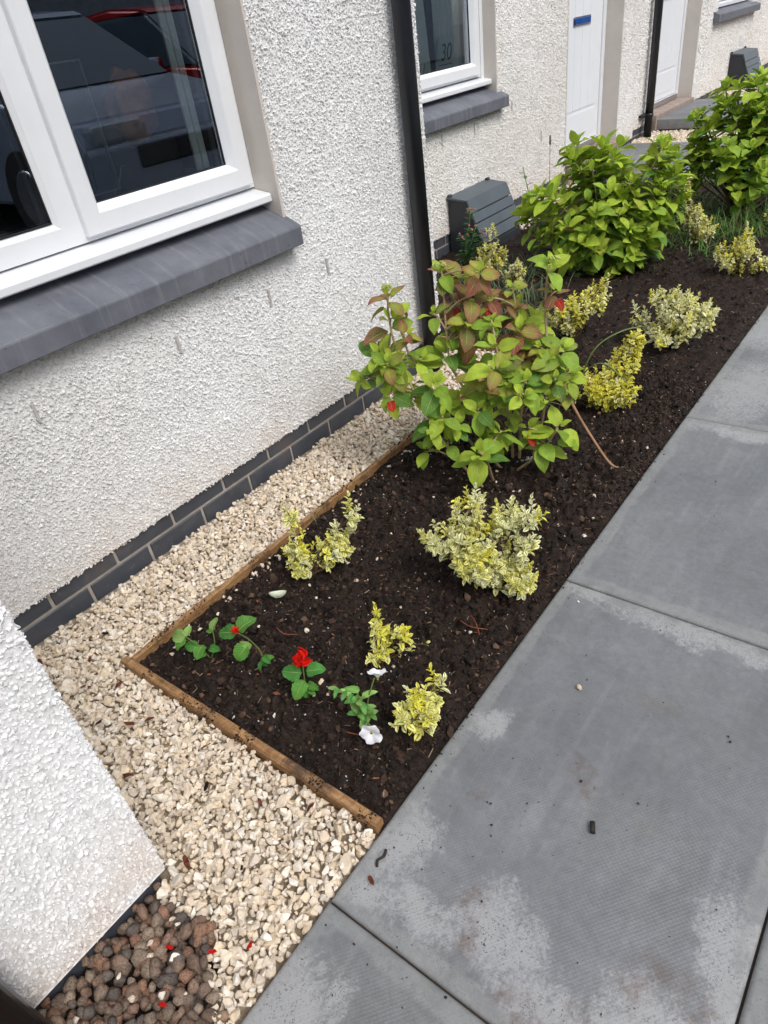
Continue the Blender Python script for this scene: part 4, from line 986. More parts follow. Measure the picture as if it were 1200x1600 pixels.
R1X = 0
R1 = [(0.432, 1.165, 0.626, 0.076, 0.55, 'bud'), (0.448, 1.151, 0.56, 0.081, 0.45, ''), (0.489, 1.153, 0.511, 0.061, 0.95, ''), (0.434, 1.085, 0.468, 0.073, 0.15, ''), (0.453, 1.085, 0.41, 0.082, 0.35, ''), (0.368, 1.046, 0.385, 0.067, 0.1, ''), (0.465, 1.069, 0.34, 0.062, 0.25, 'red'), (0.621, 1.115, 0.381, 0.076, 0.0, ''), (0.644, 1.105, 0.276, 0.074, 0.25, ''), (0.564, 1.279, 0.414, 0.101, 0.05, ''), (0.505, 1.36, 0.65, 0.074, 0.35, 'bud'), (0.567, 1.398, 0.627, 0.091, 0.7, ''), (0.655, 1.392, 0.564, 0.07, 0.6, 'red'), (0.54, 1.381, 0.546, 0.072, 0.6, 'red'), (0.703, 1.328, 0.52, 0.064, 0.05, ''), (0.721, 1.455, 0.522, 0.091, 0.85, ''), (0.697, 1.475, 0.571, 0.083, 0.3, ''), (0.78, 1.467, 0.477, 0.095, 0.3, ''), (0.745, 1.271, 0.463, 0.083, 0.15, ''), (0.775, 1.23, 0.413, 0.083, 0.35, ''), (0.786, 1.26, 0.345, 0.073, 0.7, ''), (0.707, 1.237, 0.364, 0.073, 0.7, ''), (0.834, 1.383, 0.375, 0.078, 0.75, ''), (0.845, 1.447, 0.661, 0.066, 0.15, 'bud'), (0.857, 1.455, 0.582, 0.063, 0.8, 'red'), (0.91, 1.405, 0.423, 0.092, 0.4, ''), (0.893, 1.383, 0.332, 0.065, 0.8, ''), (0.895, 1.326, 0.287, 0.065, 0.0, ''), (0.944, 1.308, 0.205, 0.082, 0.05, ''), (0.898, 1.281, 0.152, 0.075, 0.2, ''), (0.854, 1.278, 0.195, 0.062, 0.7, 'red'), (0.792, 1.066, 0.204, 0.091, 0.0, 'big'), (0.567, 1.106, 0.139, 0.073, 0.0, ''), (0.641, 1.127, 0.171, 0.063, 0.1, ''), (0.729, 1.18, 0.282, 0.069, 0.3, ''), (0.801, 1.2, 0.212, 0.07, 0.05, ''), (0.619, 1.254, 0.271, 0.073, 0.1, ''), (0.763, 1.34, 0.211, 0.078, 0.2, ''), (0.61, 1.365, 0.407, 0.081, 0.1, ''), (0.777, 1.406, 0.301, 0.081, 0.1, ''), (0.561, 1.219, 0.228, 0.065, 0.1, ''), (0.476, 1.168, 0.331, 0.068, 0.3, ''), (0.508, 1.211, 0.409, 0.063, 0.1, ''), (0.73, 1.262, 0.121, 0.074, 0.1, '')]
STEMS1 = [[(0.75, 1.158, 0.0), (0.639, 1.126, 0.147), (0.536, 1.146, 0.271), (0.483, 1.149, 0.364), (0.443, 1.148, 0.513), (0.43, 1.164, 0.61)],
[(0.711, 1.309, -0.02), (0.626, 1.258, 0.115), (0.562, 1.22, 0.24), (0.501, 1.195, 0.37), (0.48, 1.171, 0.455), (0.467, 1.163, 0.531)],
[(0.731, 1.321, -0.02), (0.652, 1.297, 0.209), (0.591, 1.284, 0.323), (0.563, 1.279, 0.401), (0.509, 1.363, 0.633)],
[(0.76, 1.338, -0.02), (0.76, 1.338, 0.087), (0.763, 1.282, 0.354), (0.748, 1.273, 0.453)],
[(0.779, 1.35, -0.02), (0.79, 1.356, 0.209), (0.775, 1.37, 0.317), (0.73, 1.437, 0.525)],
[(0.817, 1.373, -0.02), (0.861, 1.399, 0.274), (0.831, 1.439, 0.535), (0.838, 1.443, 0.652)],
[(0.752, 1.217, -0.01), (0.787, 1.121, 0.139), (0.792, 1.066, 0.204)], [(0.784, 1.294, -0.013), (0.881, 1.294, 0.091), (0.944, 1.309, 0.196)],
[(0.765, 1.283, -0.011), (0.689, 1.296, 0.067), (0.699, 1.302, 0.264), (0.761, 1.246, 0.402)]]
_rx = np.random.default_rng(77)
for (cx_, cy_, cz_, rr_, n_, rd_) in ((.63, 1.38, .53, .11, 6, .62), (.77, 1.40, .46, .09, 6, .7), (.60, 1.33, .46, .10, 4, .4), (.80, 1.28, .30, .10, 6, .15), (.66, 1.16, .24, .10, 5, .05), (.47, 1.12, .45, .07, 4, .45), (.88, 1.36, .35, .08, 4, .4)):
    for _ in range(n_):
        v_ = _rx.normal(0, .55, 3) * rr_; R1.append((cx_ + v_[0], cy_ + v_[1], cz_ + v_[2] * .8, _rx.uniform(.055, .085), rd_ * _rx.uniform(.5, 1.2), ''))
def hydrangea_near():
    rg = np.random.default_rng(42); r_ = empty('hydrangea', (.74, 1.29, 0), 'leggy open hydrangea with red tinged leaves and bare stems in the middle of the bed', 'hydrangea', 'hydrangeas in the flower bed')
    st = B(); pts = []
    for s in STEMS1:
        sp = spline(s, 6); n = len(sp); pts += [[p.x, p.y, p.z] for p in sp]
        st.tube([p + Vector((mnoise(p * 30), mnoise(p * 30 + Vector((5, 0, 0))), 0)) * .004 for p in sp], [.0055 - .0025 * i / n for i in range(n)], 8)
    fol = Fol(); bud = B(); P_ = np.array(pts); redl = Fol(); tw = st
    for (x, y, z, s, red, t) in R1:
        red = min(1, red * (.45 + 1.15 * min(1, z / .5) ** 2) + .12 * max(0, (z - .38) / .25)); s *= rg.uniform(.74, 1.05)
        c = vec(x, y, z); d = np.linalg.norm(P_ - c, axis=1) + np.where(P_[:, 2] > z - .02, .3, 0); q = P_[np.argmin(d)]
        up = (c - q); up = up / (np.linalg.norm(up) + 1e-6) * .5 + vec(.25, -.25, .75) + rg.normal(0, .12, 3)
        if np.linalg.norm(c - q) > .012:
            mid = (q + c) / 2 + vec(0, 0, .01); tw.tube(spline([q, mid, c], 4), [.0032] * 4 + [.0026] * 5, 6)
        rosette(fol, st, c, up, s * 1.0, red, rg, tiers=4 if t == 'big' else 3)
        rosette(fol, st, c - up * s * .45, up, s * (.9 if t != 'big' else 1.0), red, rg, tiers=1, palette=(.3, .45, .25))
        if t == 'bud':
            bud = B()
            for k in range(34):
                v = rg.normal(0, 1, 3); v /= np.linalg.norm(v); v[2] = abs(v[2]); p = c + up * .016 + v * vec(.018, .018, .011); tt = bmesh.new(); bmesh.ops.create_icosphere(tt, subdivisions=1, radius=.0036); bmesh.ops.translate(tt, vec=Vector(p), verts=tt.verts); bud.merge(tt)
        if t == 'bud': bud.build('flower_bud', MT['bud_green'], r_, smooth=True)
        if t == 'red':
            v = vec(.5, -.55, -.35) + rg.normal(0, .2, 3); n_ = vec(.45, -.6, .6)
            redl.add(leaves(np.array([c + vec(.01, -.01, -.02)]), np.array([v]), np.array([n_]), np.array([s * .85]), np.array([s * .46]), np.array([.9]), np.array([.3]), np.array([REDD]), rows=9, wave=.03, shape=(.5, .55), rg=rg))
    redl.build('red_leaves', MT['hydrangea_leaf'], r_)
    fol.build('foliage', MT['hydrangea_leaf'], r_); st.build('stems', MT['stem_tan'], r_);
    return r_
hydrangea_near()

def hydrangea_bush(base, lobes, n, label, seed, green=(.45, .35, .2), size=(.055, .085), redp=.06, stem='stem_tan'):
    rg = np.random.default_rng(seed); z0 = .02 + float(rise(np.array(base[1]))); r_ = empty('hydrangea', (base[0], base[1], z0), label, 'hydrangea', 'hydrangeas in the flower bed')
    fol = Fol(); st = B(); wts = np.array([l[3] * l[4] for l in lobes]); wts = wts / wts.sum(); B0 = vec(base[0], base[1], z0)
    for i in range(n):
        l = lobes[rg.choice(len(lobes), p=wts)]; v = rg.normal(0, 1, 3); v /= np.linalg.norm(v); rr = rg.uniform(.45, 1.0) ** .6 if i % 4 else rg.uniform(.2, .8)
        c = vec(l[0], l[1], l[2]) + v * vec(l[3], l[3], l[4]) * rr
        if c[2] < z0 + .05: c[2] = z0 + rg.uniform(.05, .12)
        up = (c - B0) * vec(1, 1, .7); up = up / np.linalg.norm(up) + vec(0, 0, .75) + rg.normal(0, .18, 3)
        s = rg.uniform(*size); rosette(fol, st, c, up, s, redp + (.5 if rg.random() < redp else 0), rg, 3, green, allred=rg.random() < redp * .25, rise_=.38)
        upn = up / np.linalg.norm(up)
        for q in (1, 2): rosette(fol, st, c - upn * s * .8 * q, up, s * 1.05, redp, rg, 1, (.3, .45, .25), rise_=.25)
        if i % 2 == 0:
            mid = B0 * .45 + c * .55 + vec(0, 0, .03); st.tube(spline([B0 + rg.normal(0, .025, 3) * vec(1, 1, 0), mid, c], 4), [.0045] * 5 + [.003] * 4, 5)
    fol.build('foliage', MT['hydrangea_leaf'], r_); st.build('stems', MT[stem], r_)
H2 = [(0.2, 3.353, 0.3, 0.22, 0.195), (-0.05, 3.28, 0.33, 0.15, 0.19), (0.181, 3.453, 0.50, 0.19, 0.13), (0.40, 3.438, 0.319, 0.18, 0.174), (0.42, 3.336, 0.18, 0.14, 0.12), (0.149, 3.246, 0.196, 0.17, 0.124), (0.46, 3.568, 0.56, 0.10, 0.10), (0.053, 3.42, 0.58, 0.08, 0.10), (.20, 3.50, .62, .12, .07), (.55, 3.50, .42, .08, .10)]
hydrangea_bush((.248, 3.40), H2, 165, 'big bushy bright green hydrangea in front of the white door', 5, (.78, .2, .02), (.062, .104), .06)
H3 = [(0.602, 4.438, 0.52, 0.21, 0.18), (0.46, 4.411, 0.50, 0.11, 0.14), (0.68, 4.56, 0.68, 0.22, 0.13), (0.724, 4.362, 0.36, 0.17, 0.13), (0.82, 4.60, 0.58, 0.2, 0.2), (.50, 4.50, .70, .08, .08), (.98, 4.75, .45, .2, .25), (.38, 4.42, .36, .12, .14), (.36, 4.45, .60, .05, .08)]
hydrangea_bush((.686, 4.456), H3, 205, 'tall dense green hydrangea further along by the top right edge', 8, (.6, .35, .05), (.055, .090), .01, 'stem_dark')
hydrangea_bush((.30, 4.30), [(.24, 4.22, .45, .07, .12), (.22, 4.22, .35, .07, .06)], 12, 'thin dark stemmed hydrangea shoot left of the tall far bush', 15, (.3, .45, .25), (.055, .08), .3, 'stem_dark')

EUY = vec(.98, .90, .12); EUC = vec(1.0, .97, .66)
EU = [
('E1', (0.543, 0.518), 0.45, 190, [(0.526, 0.497, 0.095, 0.036, 0.063), (0.512, 0.512, 0.216, 0.013, 0.025), (0.592, 0.577, 0.092, 0.046, 0.049), (0.617, 0.638, 0.18, 0.018, 0.045)], 'small V shaped variegated shrub with two upright clumps beside the long timber board'),
('E2', (1.001, 0.738), 0.30, 520, [(0.977, 0.723, 0.152, 0.070, 0.065), (0.905, 0.679, 0.168, 0.043, 0.04), (0.963, 0.739, 0.245, 0.04, 0.035), (1.041, 0.786, 0.207, 0.035, 0.034), (1.009, 0.70, 0.11, 0.06, 0.037), (1.106, 0.804, 0.225, 0.02, 0.026), (1.108, 0.772, 0.15, 0.018, 0.05), (1.105, 0.748, 0.05, 0.04, 0.022)], 'largest cream and green variegated shrub in the front half, one stem drooping to the paving'),
('E3', (0.919, 0.371), 0.7, 58, [(0.919, 0.37, 0.12, 0.022, 0.025), (0.943, 0.395, 0.085, 0.025, 0.019), (0.917, 0.341, 0.05, 0.02, 0.019), (0.976, 0.427, 0.025, 0.018, 0.008)], 'small sparse yellow variegated plant behind the white petunia'),
('E4', (1.108, 0.247), 0.5, 85, [(1.12, 0.257, 0.090, 0.032, 0.03), (1.133, 0.296, 0.10, 0.017, 0.024), (1.104, 0.217, 0.07, 0.025, 0.025), (1.141, 0.236, 0.06, 0.026, 0.017)], 'small yellow green variegated plant right of the petunia at the paving edge'),
('E5', (0.909, 1.834), 0.95, 420, [(0.881, 1.824, 0.095, 0.075, 0.055), (0.93, 1.874, 0.165, 0.055, 0.05), (0.959, 1.906, 0.24, 0.034, 0.045), (0.782, 1.788, 0.06, 0.03, 0.02), (0.964, 1.833, 0.08, 0.05, 0.045)], 'bright yellow variegated shrub climbing diagonally right of the leggy hydrangea'),
('E6', (0.956, 2.467), 0.12, 460, [(0.963, 2.469, 0.150, 0.10, 0.085), (1.05, 2.495, 0.135, 0.05, 0.05), (0.887, 2.479, 0.19, 0.055, 0.06), (0.793, 2.453, 0.12, 0.032, 0.065), (0.923, 2.416, 0.074, 0.08, 0.04)], 'pale cream variegated shrub, round and dense, behind the bright yellow one'),
('E7', (0.952, 3.435), 0.45, 260, [(0.922, 3.429, 0.11, 0.09, 0.065), (0.985, 3.446, 0.13, 0.06, 0.055), (0.947, 3.465, 0.19, 0.03, 0.04), (1.075, 3.46, 0.07, 0.046, 0.033)], 'low yellow and cream shrub near the right edge beyond the pale round one'),
('E8', (0.486, 2.416), 0.5, 300, [(0.47, 2.409, 0.10, 0.066, 0.065), (0.565, 2.505, 0.16, 0.06, 0.065), (0.521, 2.432, 0.14, 0.055, 0.055), (0.601, 2.521, 0.21, 0.03, 0.04)], 'yellow and cream shrub directly behind the leggy hydrangea'),
('E9', (0.606, 3.883), 0.35, 230, [(0.521, 3.861, 0.26, 0.035, 0.09), (0.585, 3.878, 0.163, 0.05, 0.089), (0.647, 3.894, 0.10, 0.06, 0.06), (0.527, 3.862, 0.372, 0.02, 0.044)], 'tall narrow cream variegated shrub between the two bushy hydrangeas'),
('E10', (0.93, 4.25), 0.7, 80, [(0.95, 4.25, 0.12, 0.07, 0.06)], 'golden variegated sprig at the right edge of the far bed'),
('E11', (-0.272, 3.05), 0.5, 190, [(-0.281, 3.05, 0.22, 0.028, 0.12), (-0.319, 3.03, 0.13, 0.04, 0.099), (-0.237, 3.07, 0.11, 0.03, 0.076)], 'upright narrow yellow variegated shrub in front of the meter box'),
('E12', (-.02, 2.85), 0.2, 110, [(-.02, 2.85, 0.13, 0.03, 0.08), (-0.05, 2.84, 0.08, 0.04, 0.05)], 'slim cream variegated sprig right of the meter box'),
]
def euonymus(base, yl, n, lobes, label, seed):
    rg = np.random.default_rng(seed); z0 = soil_z(max(base[0], .4), base[1]); r_ = empty('variegated_shrub', (base[0], base[1], z0), label, 'shrub', 'variegated shrubs in the flower bed')
    B0 = vec(base[0], base[1], z0 - .005); st = B(); P, D, N, L, Wd, T = [], [], [], [], [], []
    wts = np.array([l[3] * l[3] * l[4] for l in lobes]) ** .6; wts /= wts.sum(); big = base[1] < 1.2
    n = int(n * .60)
    for i in range(n):
        l = lobes[rg.choice(len(lobes), p=wts)]; v = rg.normal(0, 1, 3); v /= np.linalg.norm(v); c = vec(*l[:3]) + v * vec(l[3], l[3], l[4]) * rg.uniform(.3, 1) ** .5
        if rg.random() < .34 and len(lobes) > 1: c = B0 + (c - B0) * rg.uniform(.3, .9) + rg.normal(0, .006, 3)
        c[2] = max(c[2], z0 + .012)
        dd = (c - B0) * vec(.8, .8, 1); dd = dd / np.linalg.norm(dd) * .6 + vec(0, 0, .55) + v * .45 + rg.normal(0, .2, 3); dd /= np.linalg.norm(dd)
        a = np.cross(dd, vec(.2, .3, .9)); a /= np.linalg.norm(a); b = np.cross(dd, a); y0 = rg.uniform(0, 6.28); np_ = rg.integers(2, 6); s = rg.uniform(.018, .0275)
        if i % 3 == 0 or n < 100: st.tube(spline([B0 + rg.normal(0, .006, 3) * vec(1, 1, 0), (B0 + c) / 2 + rg.normal(0, .01, 3), c + dd * .015], 3), [.0018] * 3 + [.0012] * 4, 5)
        else: st.tube([c - dd * .018, c + dd * .012], .0009, 4)
        tone = np.clip(rg.normal(yl + .08, .32), 0, 1); spike = rg.random() < .16
        if spike: np_ = 7; dd = (dd + vec(0, 0, 1.0)); dd /= np.linalg.norm(dd)
        for k in range(np_):
            for h in range(2):
                th = y0 + k * 1.57 + h * 3.14 + rg.normal(0, .3); e = .2 + 1.1 * k / np_ + rg.normal(0, .2); hd = a * math.cos(th) + b * math.sin(th)
                P.append(c + dd * .0085 * (k - .8)); D.append(hd * math.cos(e) + dd * math.sin(e)); N.append(dd * math.cos(e) - hd * math.sin(e) + rg.normal(0, .25, 3)); ll = s * (1 - .5 * k / np_) * rg.uniform(.8, 1.2)
                L.append(ll); Wd.append(ll * rg.uniform(.48, .64)); T.append((EUC * (1 - tone) + EUY * tone) * rg.uniform(.75, 1.1))
    m_ = len(P); f = Fol(); f.add(leaves(np.array(P), np.array(D), np.array(N), np.array(L), np.array(Wd), rg.uniform(-.2, .9, m_), rg.uniform(.15, .6, m_), np.array(T), rows=5, cols=5 if big else 3, shape=(.6, .7), rg=rg))
    f.build('foliage', MT['euonymus_leaf'], r_); st.build('stems', MT['stem_dark'], r_)
for i, (k, b_, yl, n, lb, lab) in enumerate(EU): euonymus(b_, yl, n, lb, lab, 100 + i)

# bedding plants at the front
def bed_plant(name, base, label, cat, stems, leafs, mat, group=None):
    z0 = soil_z(*base); r_ = empty(name, (base[0], base[1], z0), label, cat, group); st = B()
    for s in stems:
        sp = spline([(base[0], base[1], z0 - .004)] + s, 5); st.tube(sp, [.0022 - .0008 * i / len(sp) for i in range(len(sp))], 6)
    st.build('stems', MT['stem_green'], r_)
    rg = np.random.default_rng(int(base[0] * 1000)); a = [np.array([l[i] for l in leafs], float) for i in range(2)]
    n = len(leafs); L = np.array([l[2] for l in leafs]); Wd = L * np.array([l[3] for l in leafs])
    Nn = np.array([vec(.25, -.3, .9) + rg.normal(0, .22, 3) for _ in range(n)]); cc = np.array([vec(*l[4]) for l in leafs])
    f = Fol(); f.add(leaves(a[0], a[1], Nn, L, Wd, rg.uniform(.3, 1.4, n), rg.uniform(.1, .7, n), cc * rg.uniform(.75, 1.2, (n, 1)), rows=11, wave=.055, shape=(.38, .66), serr=.05, rg=rg)); f.build('foliage', MT[mat], r_)
    return r_
SG = (.07, .27, .05); SG2 = (.13, .37, .06); SGL = (.30, .50, .14)
def disc_petals(parent, c, nrm, n, r, mat, name, cup=.25, wid=1.0, throat=None):
    """a flower made of broad overlapping petals round c"""
    nrm = vec(*nrm); nrm /= np.linalg.norm(nrm); a = np.cross(nrm, vec(.3, .2, .93)); a /= np.linalg.norm(a); b = np.cross(nrm, a); V, F = [], []; k = n * 8; rings = [0.06, .35, .7, .92, 1.0]
    for j, q in enumerate(rings):
        for i in range(k):
            t = i / k * 2 * math.pi; rr = r * q * (1 - .10 * (q ** 3) * abs(math.sin(t * n / 2)) ** .4 * 0 - .17 * q ** 3 * (abs(math.cos(t * n / 2)) ** 5)); h = cup * r * (q ** .5 * 1.2 - .9) - .10 * r * q ** 4 + .10 * r * q ** 2 * math.sin(t * n) + .03 * r * q ** 2 * math.sin(t * 13 + 1)
            V.append(vec(*c) + (a * math.cos(t) + b * math.sin(t)) * rr + nrm * h)
    for j in range(len(rings) - 1):
        for i in range(k): F.append([j * k + i, j * k + (i + 1) % k, (j + 1) * k + (i + 1) % k, (j + 1) * k + i])
    o = np_mesh(name, V, F, MT[mat], parent, smooth=True)
    B().tube([vec(*c) - nrm * .016, vec(*c) - nrm * .004 * 1, vec(*c) - nrm * cup * r * .55], [.0022, .0035, .0045], 8).build('flower_tube', MT['bud_green'], o)
    return o
def red_flower(parent, c, s, rg):
    f = Fol(); n = 15; th = rg.uniform(0, 6.28, n); e = rg.uniform(-.15, 1.3, n)
    D = np.stack([np.cos(th) * np.cos(e), np.sin(th) * np.cos(e), np.sin(e)], -1); N = rg.normal(0, 1, (n, 3)); T = np.tile(vec(.78, .015, .008), (n, 1)) * rg.uniform(.7, 1.15, (n, 1))
    f.add(leaves(np.tile(vec(*c), (n, 1)) + rg.normal(0, s * .12, (n, 3)), D, N, rg.uniform(.5, 1, n) * s, rg.uniform(.3, .5, n) * s, rg.uniform(-.2, 1.2, n), rg.uniform(.3, .9, n), T, rows=6, wave=.03, rg=rg)); f.build('flower', MT['petunia_leaf'], parent)
rgf = np.random.default_rng(3)
x, y = .827, .175
p_ = bed_plant('salvia', (x, y), 'bedding salvia with a single bright red flower left of the white petunia', 'salvia', [[(x + .001, y + .003, .06), (.833, .183, .125)]],
    [((.826, .178, .092), (-.8, -.5, .1), .050, .8, SG), ((.835, .185, .094), (.75, .55, .15), .048, .75, SG), ((.828, .176, .07), (.1, -.9, -.45), .052, .72, SG2), ((.83, .18, .05), (.6, .1, -.1), .034, .6, SG2), ((.826, .176, .05), (.5, -.6, -.2), .034, .6, SG), ((.829, .178, .035), (.8, -.1, .1), .03, .6, SG2), ((.829, .178, .03), (-.2, -.8, .1), .026, .6, SG), ((.829, .178, .03), (.5, .5, .2), .03, .6, SG2)], 'salvia_leaf', 'young salvias planted at the front corner')
red_flower(p_, (.833, .183, .128), .038, rgf)
x, y = .652, .169
p_ = bed_plant('salvia', (x, y), 'bedding salvia with a tiny red bud, middle of the three young plants', 'salvia', [[(.665, .19, .05), (.655, .178, .11), (.643, .155, .155)], [(.667, .192, .04), (.674, .185, .05)]],
    [((.645, .16, .155), (.3, .75, .35), .055, .8, SG2), ((.642, .156, .150), (-.75, -.35, .0), .052, .78, SG), ((.65, .168, .10), (-.15, -.85, -.4), .052, .8, SG2), ((.655, .172, .09), (-.3, -.3, .6), .034, .5, SGL), ((.672, .19, .055), (.6, -.2, -.1), .032, .55, SG), ((.674, .187, .045), (.2, -.7, -.2), .034, .5, SG), ((.668, .19, .04), (.6, .4, .2), .030, .5, SG2), ((.66, .182, .03), (.8, .0, .1), .028, .5, SG)], 'salvia_leaf', 'young salvias planted at the front corner')
red_flower(p_, (.643, .157, .158), .017, rgf)
x, y = .51, .135
p_ = bed_plant('salvia', (x, y), 'floppy green salvia without flowers nearest the timber corner', 'salvia', [[(.50, .12, .06), (.485, .105, .10)], [(.52, .155, .05), (.515, .165, .085)]],
    [((.484, .104, .10), (-.7, -.3, .1), .045, .8, SGL), ((.484, .104, .095), (-.3, -.8, -.35), .042, .75, SG2), ((.484, .106, .10), (-.2, .7, .4), .034, .6, SGL), ((.507, .13, .06), (.2, -.7, -.1), .045, .75, SG2), ((.50, .122, .06), (-.6, -.4, .0), .042, .7, SG), ((.515, .163, .085), (-.1, .6, .6), .040, .5, SGL), ((.515, .163, .08), (-.7, .1, .1), .030, .6, SG2), ((.512, .14, .04), (.75, .2, .1), .036, .6, SG), ((.505, .13, .03), (-.2, -.8, .2), .034, .7, SG2)], 'salvia_leaf', 'young salvias planted at the front corner')
x, y = .994, .193; lf = []
for i in range(22):
    t = rgf.uniform(0, 6.28); h = rgf.uniform(.015, .10); lf.append(((x + rgf.normal(0, .006), y + rgf.normal(0, .006), h + .005), (math.cos(t), math.sin(t), rgf.uniform(0, .7)), rgf.uniform(.026, .046), rgf.uniform(.38, .5), [(.20, .42, .10), (.15, .37, .09), SGL][i % 3]))
for q in ((.965, .16, .14), (.975, .172, .125), (.983, .18, .11)):
    lf += [(q, (-.6, -.5, .3), .024, .4, SGL), (q, (.3, -.6, .2), .028, .42, (.11, .30, .07))]
p_ = bed_plant('petunia', (x, y), 'young petunia with two white trumpet flowers near the front board', 'petunia', [[(.98, .177, .09), (.963, .158, .145)], [(1.005, .205, .08), (1.02, .223, .145)], [(1.02, .17, .05), (1.04, .165, .055)], [(.99, .19, .06), (.992, .19, .11)]], lf, 'petunia_leaf')
disc_petals(p_, (1.026, .230, .158), (-.25, .45, .75), 5, .024, 'petal_white', 'flower', .75)
disc_petals(p_, (1.050, .150, .050), (.35, -.85, .25), 5, .027, 'petal_white', 'flower', .45)
x, y = -.59, 3.23; z0 = .03
w_ = empty('weed', (x, y, z0), 'weed with small pinkish buds growing by the meter box', 'weed'); st = B(); f = Fol(); P, D, N, L, T = [], [], [], [], []; pk = B()
for k, tip in enumerate(((-.544, 3.263, .337), (-.50, 3.24, .25), (-.46, 3.27, .19), (-.56, 3.22, .20))):
    sp = spline([(x, y, z0), ((x + tip[0]) / 2, (y + tip[1]) / 2, tip[2] * .5), tip], 6); st.tube(sp, .003, 5)
    for i, p in enumerate(sp[2:]):
        for h in range(2): t = rgf.uniform(0, 6.28); P.append(p[:]); D.append((math.cos(t), math.sin(t), .25)); N.append((0, 0, 1)); L.append(rgf.uniform(.04, .07)); T.append((.06, .19, .05))
    for j in range(4):
        tt = bmesh.new(); bmesh.ops.create_icosphere(tt, subdivisions=1, radius=.008); bmesh.ops.translate(tt, vec=Vector(tip) + Vector(rgf.normal(0, .018, 3)), verts=tt.verts); pk.merge(tt)
n = len(P); f.add(leaves(np.array(P), np.array(D), np.array(N, float), np.array(L), np.array(L) * .4, np.full(n, .5), np.full(n, .2), np.array(T), rows=5)); st.build('stems', MT['stem_green'], w_); f.build('foliage', MT['petunia_leaf'], w_); pk.build('flower_buds', MT['pink'], w_)
# tall thin weed stalk against the further wall
b = B(); b.tube([(-.72, 4.70, .05), (-.725, 4.71, .30), (-.73, 4.72, .50)], .002, 5); b.tube([(-.73, 4.72, .44), (-.73, 4.72, .50)], .006, 6); tag(b.build('weed_stalk', MT['stem_dark']), 'single tall thin dry stalk against the further white wall', 'weed')
b = B(); b.tube([(-.33, 3.7, .03), (-.36, 3.68, .30), (-.40, 3.66, .50)], .003, 5); f = Fol(); P = []; D = []
for i in range(9): P.append((-.35 - .005 * i, 3.685 - .003 * i, .18 + .035 * i)); t = 2.1 * i; D.append((math.cos(t), math.sin(t), .5))
ws = empty('weed', (-.33, 3.7, .03), 'leggy green weed rising between meter box and big hydrangea', 'weed'); b.build('stems', MT['stem_green'], ws); n = 9
f.add(leaves(np.array(P), np.array(D), np.tile(vec(0, 0, 1), (n, 1)), np.full(n, .05), np.full(n, .02), np.full(n, .3), np.full(n, .3), np.tile(vec(.12, .20, .08), (n, 1)), rows=5)); f.build('foliage', MT['petunia_leaf'], ws)

# grass
def grass(name, spots, label, seed, col=(.10, .20, .045)):
    rg = np.random.default_rng(seed); P, D, L, W_, N = [], [], [], [], []
    for (x, y, rx, ry, n, h) in spots:
        for i in range(n):
            px, py = x + rg.normal(0, rx * .5), y + rg.normal(0, ry * .5); P.append((px, py, .0 + float(rise(np.array(py))))); t = rg.uniform(0, 6.28); e = rg.uniform(.5, 1.4)
            D.append((math.cos(t) * math.cos(e), math.sin(t) * math.cos(e), math.sin(e))); L.append(h * rg.uniform(.5, 1.3)); W_.append(rg.uniform(.003, .006)); N.append((math.cos(t) * -math.sin(e), math.sin(t) * -math.sin(e), math.cos(e)))
    n = len(P); P, D, L, W_, N = map(lambda a: np.array(a, float), (P, D, L, W_, N)); T = np.tile(vec(*col), (n, 1)) * rg.uniform(.6, 1.5, (n, 1)); T[rg.random(n) < .12] = vec(.28, .24, .12)
    V = leaves(P, D, N, L, W_, rg.uniform(.3, 1.8, n), np.full(n, .3), T, rows=7, cols=3, shape=(.15, .45), rg=rg); tag(np_mesh(name, V[0], V[1], MT['grass_leaf'], None, V[2], V[3], True), label, 'grass', kind='stuff')
grass('grass', [(.55, 4.0, .35, .3, 260, .16), (.75, 4.15, .3, .25, 300, .15), (.35, 3.85, .25, .3, 160, .14), (.75, 3.75, .2, .15, 90, .09), (.9, 4.4, .4, .4, 260, .2), (.3, 4.6, .5, .4, 260, .16)], 'green grass tufts round the far hydrangea', 1)
grass('grass_tuft', [(.16, 2.42, .12, .12, 170, .13), (.30, 2.45, .12, .1, 120, .11), (.05, 2.75, .2, .2, 160, .13), (-.15, 3.15, .2, .15, 160, .14), (.02, 2.4, .1, .1, 50, .12), (-.4, 2.9, .25, .2, 160, .10)], 'thin grass tufts behind the timber cross board', 2, (.13, .19, .10))
grass('grass_wisps', [(.70, 1.75, .1, .1, 22, .15), (.62, 1.95, .1, .1, 26, .12), (.36, .75, .01, .03, 5, .05), (.30, 1.35, .01, .05, 8, .06), (.34, 2.0, .05, .08, 30, .08)], 'sparse pale grass blades among the shrubs and the board', 3, (.16, .22, .13))
# dry strap leaf and long grey-green blades right of the hydrangea
def blade(name, pts, w, mat, label, cat):
    sp = spline(pts, 8); P = np.array([p[:] for p in sp]); n = len(P); d = np.gradient(P, axis=0); d /= np.linalg.norm(d, axis=1, keepdims=True); s = np.cross(d, vec(.3, -.5, .8)); s /= np.linalg.norm(s, axis=1, keepdims=True); nn = np.cross(s, d)
    t = np.linspace(0, 1, n); ww = w * np.minimum(1, 4 * (1 - t)) * (.5 + .5 * np.minimum(1, t * 6)); V = np.stack([P - s * ww[:, None], P + nn * w * .3, P + s * ww[:, None], P - nn * w * .15], 1); I = np.arange(n * 4).reshape(n, 4)
    F = np.concatenate([np.stack([I[:-1, k], I[1:, k], I[1:, (k + 1) % 4], I[:-1, (k + 1) % 4]], -1) for k in range(4)]); tag(np_mesh(name, V.reshape(-1, 3), F, MT[mat], smooth=True), label, cat)
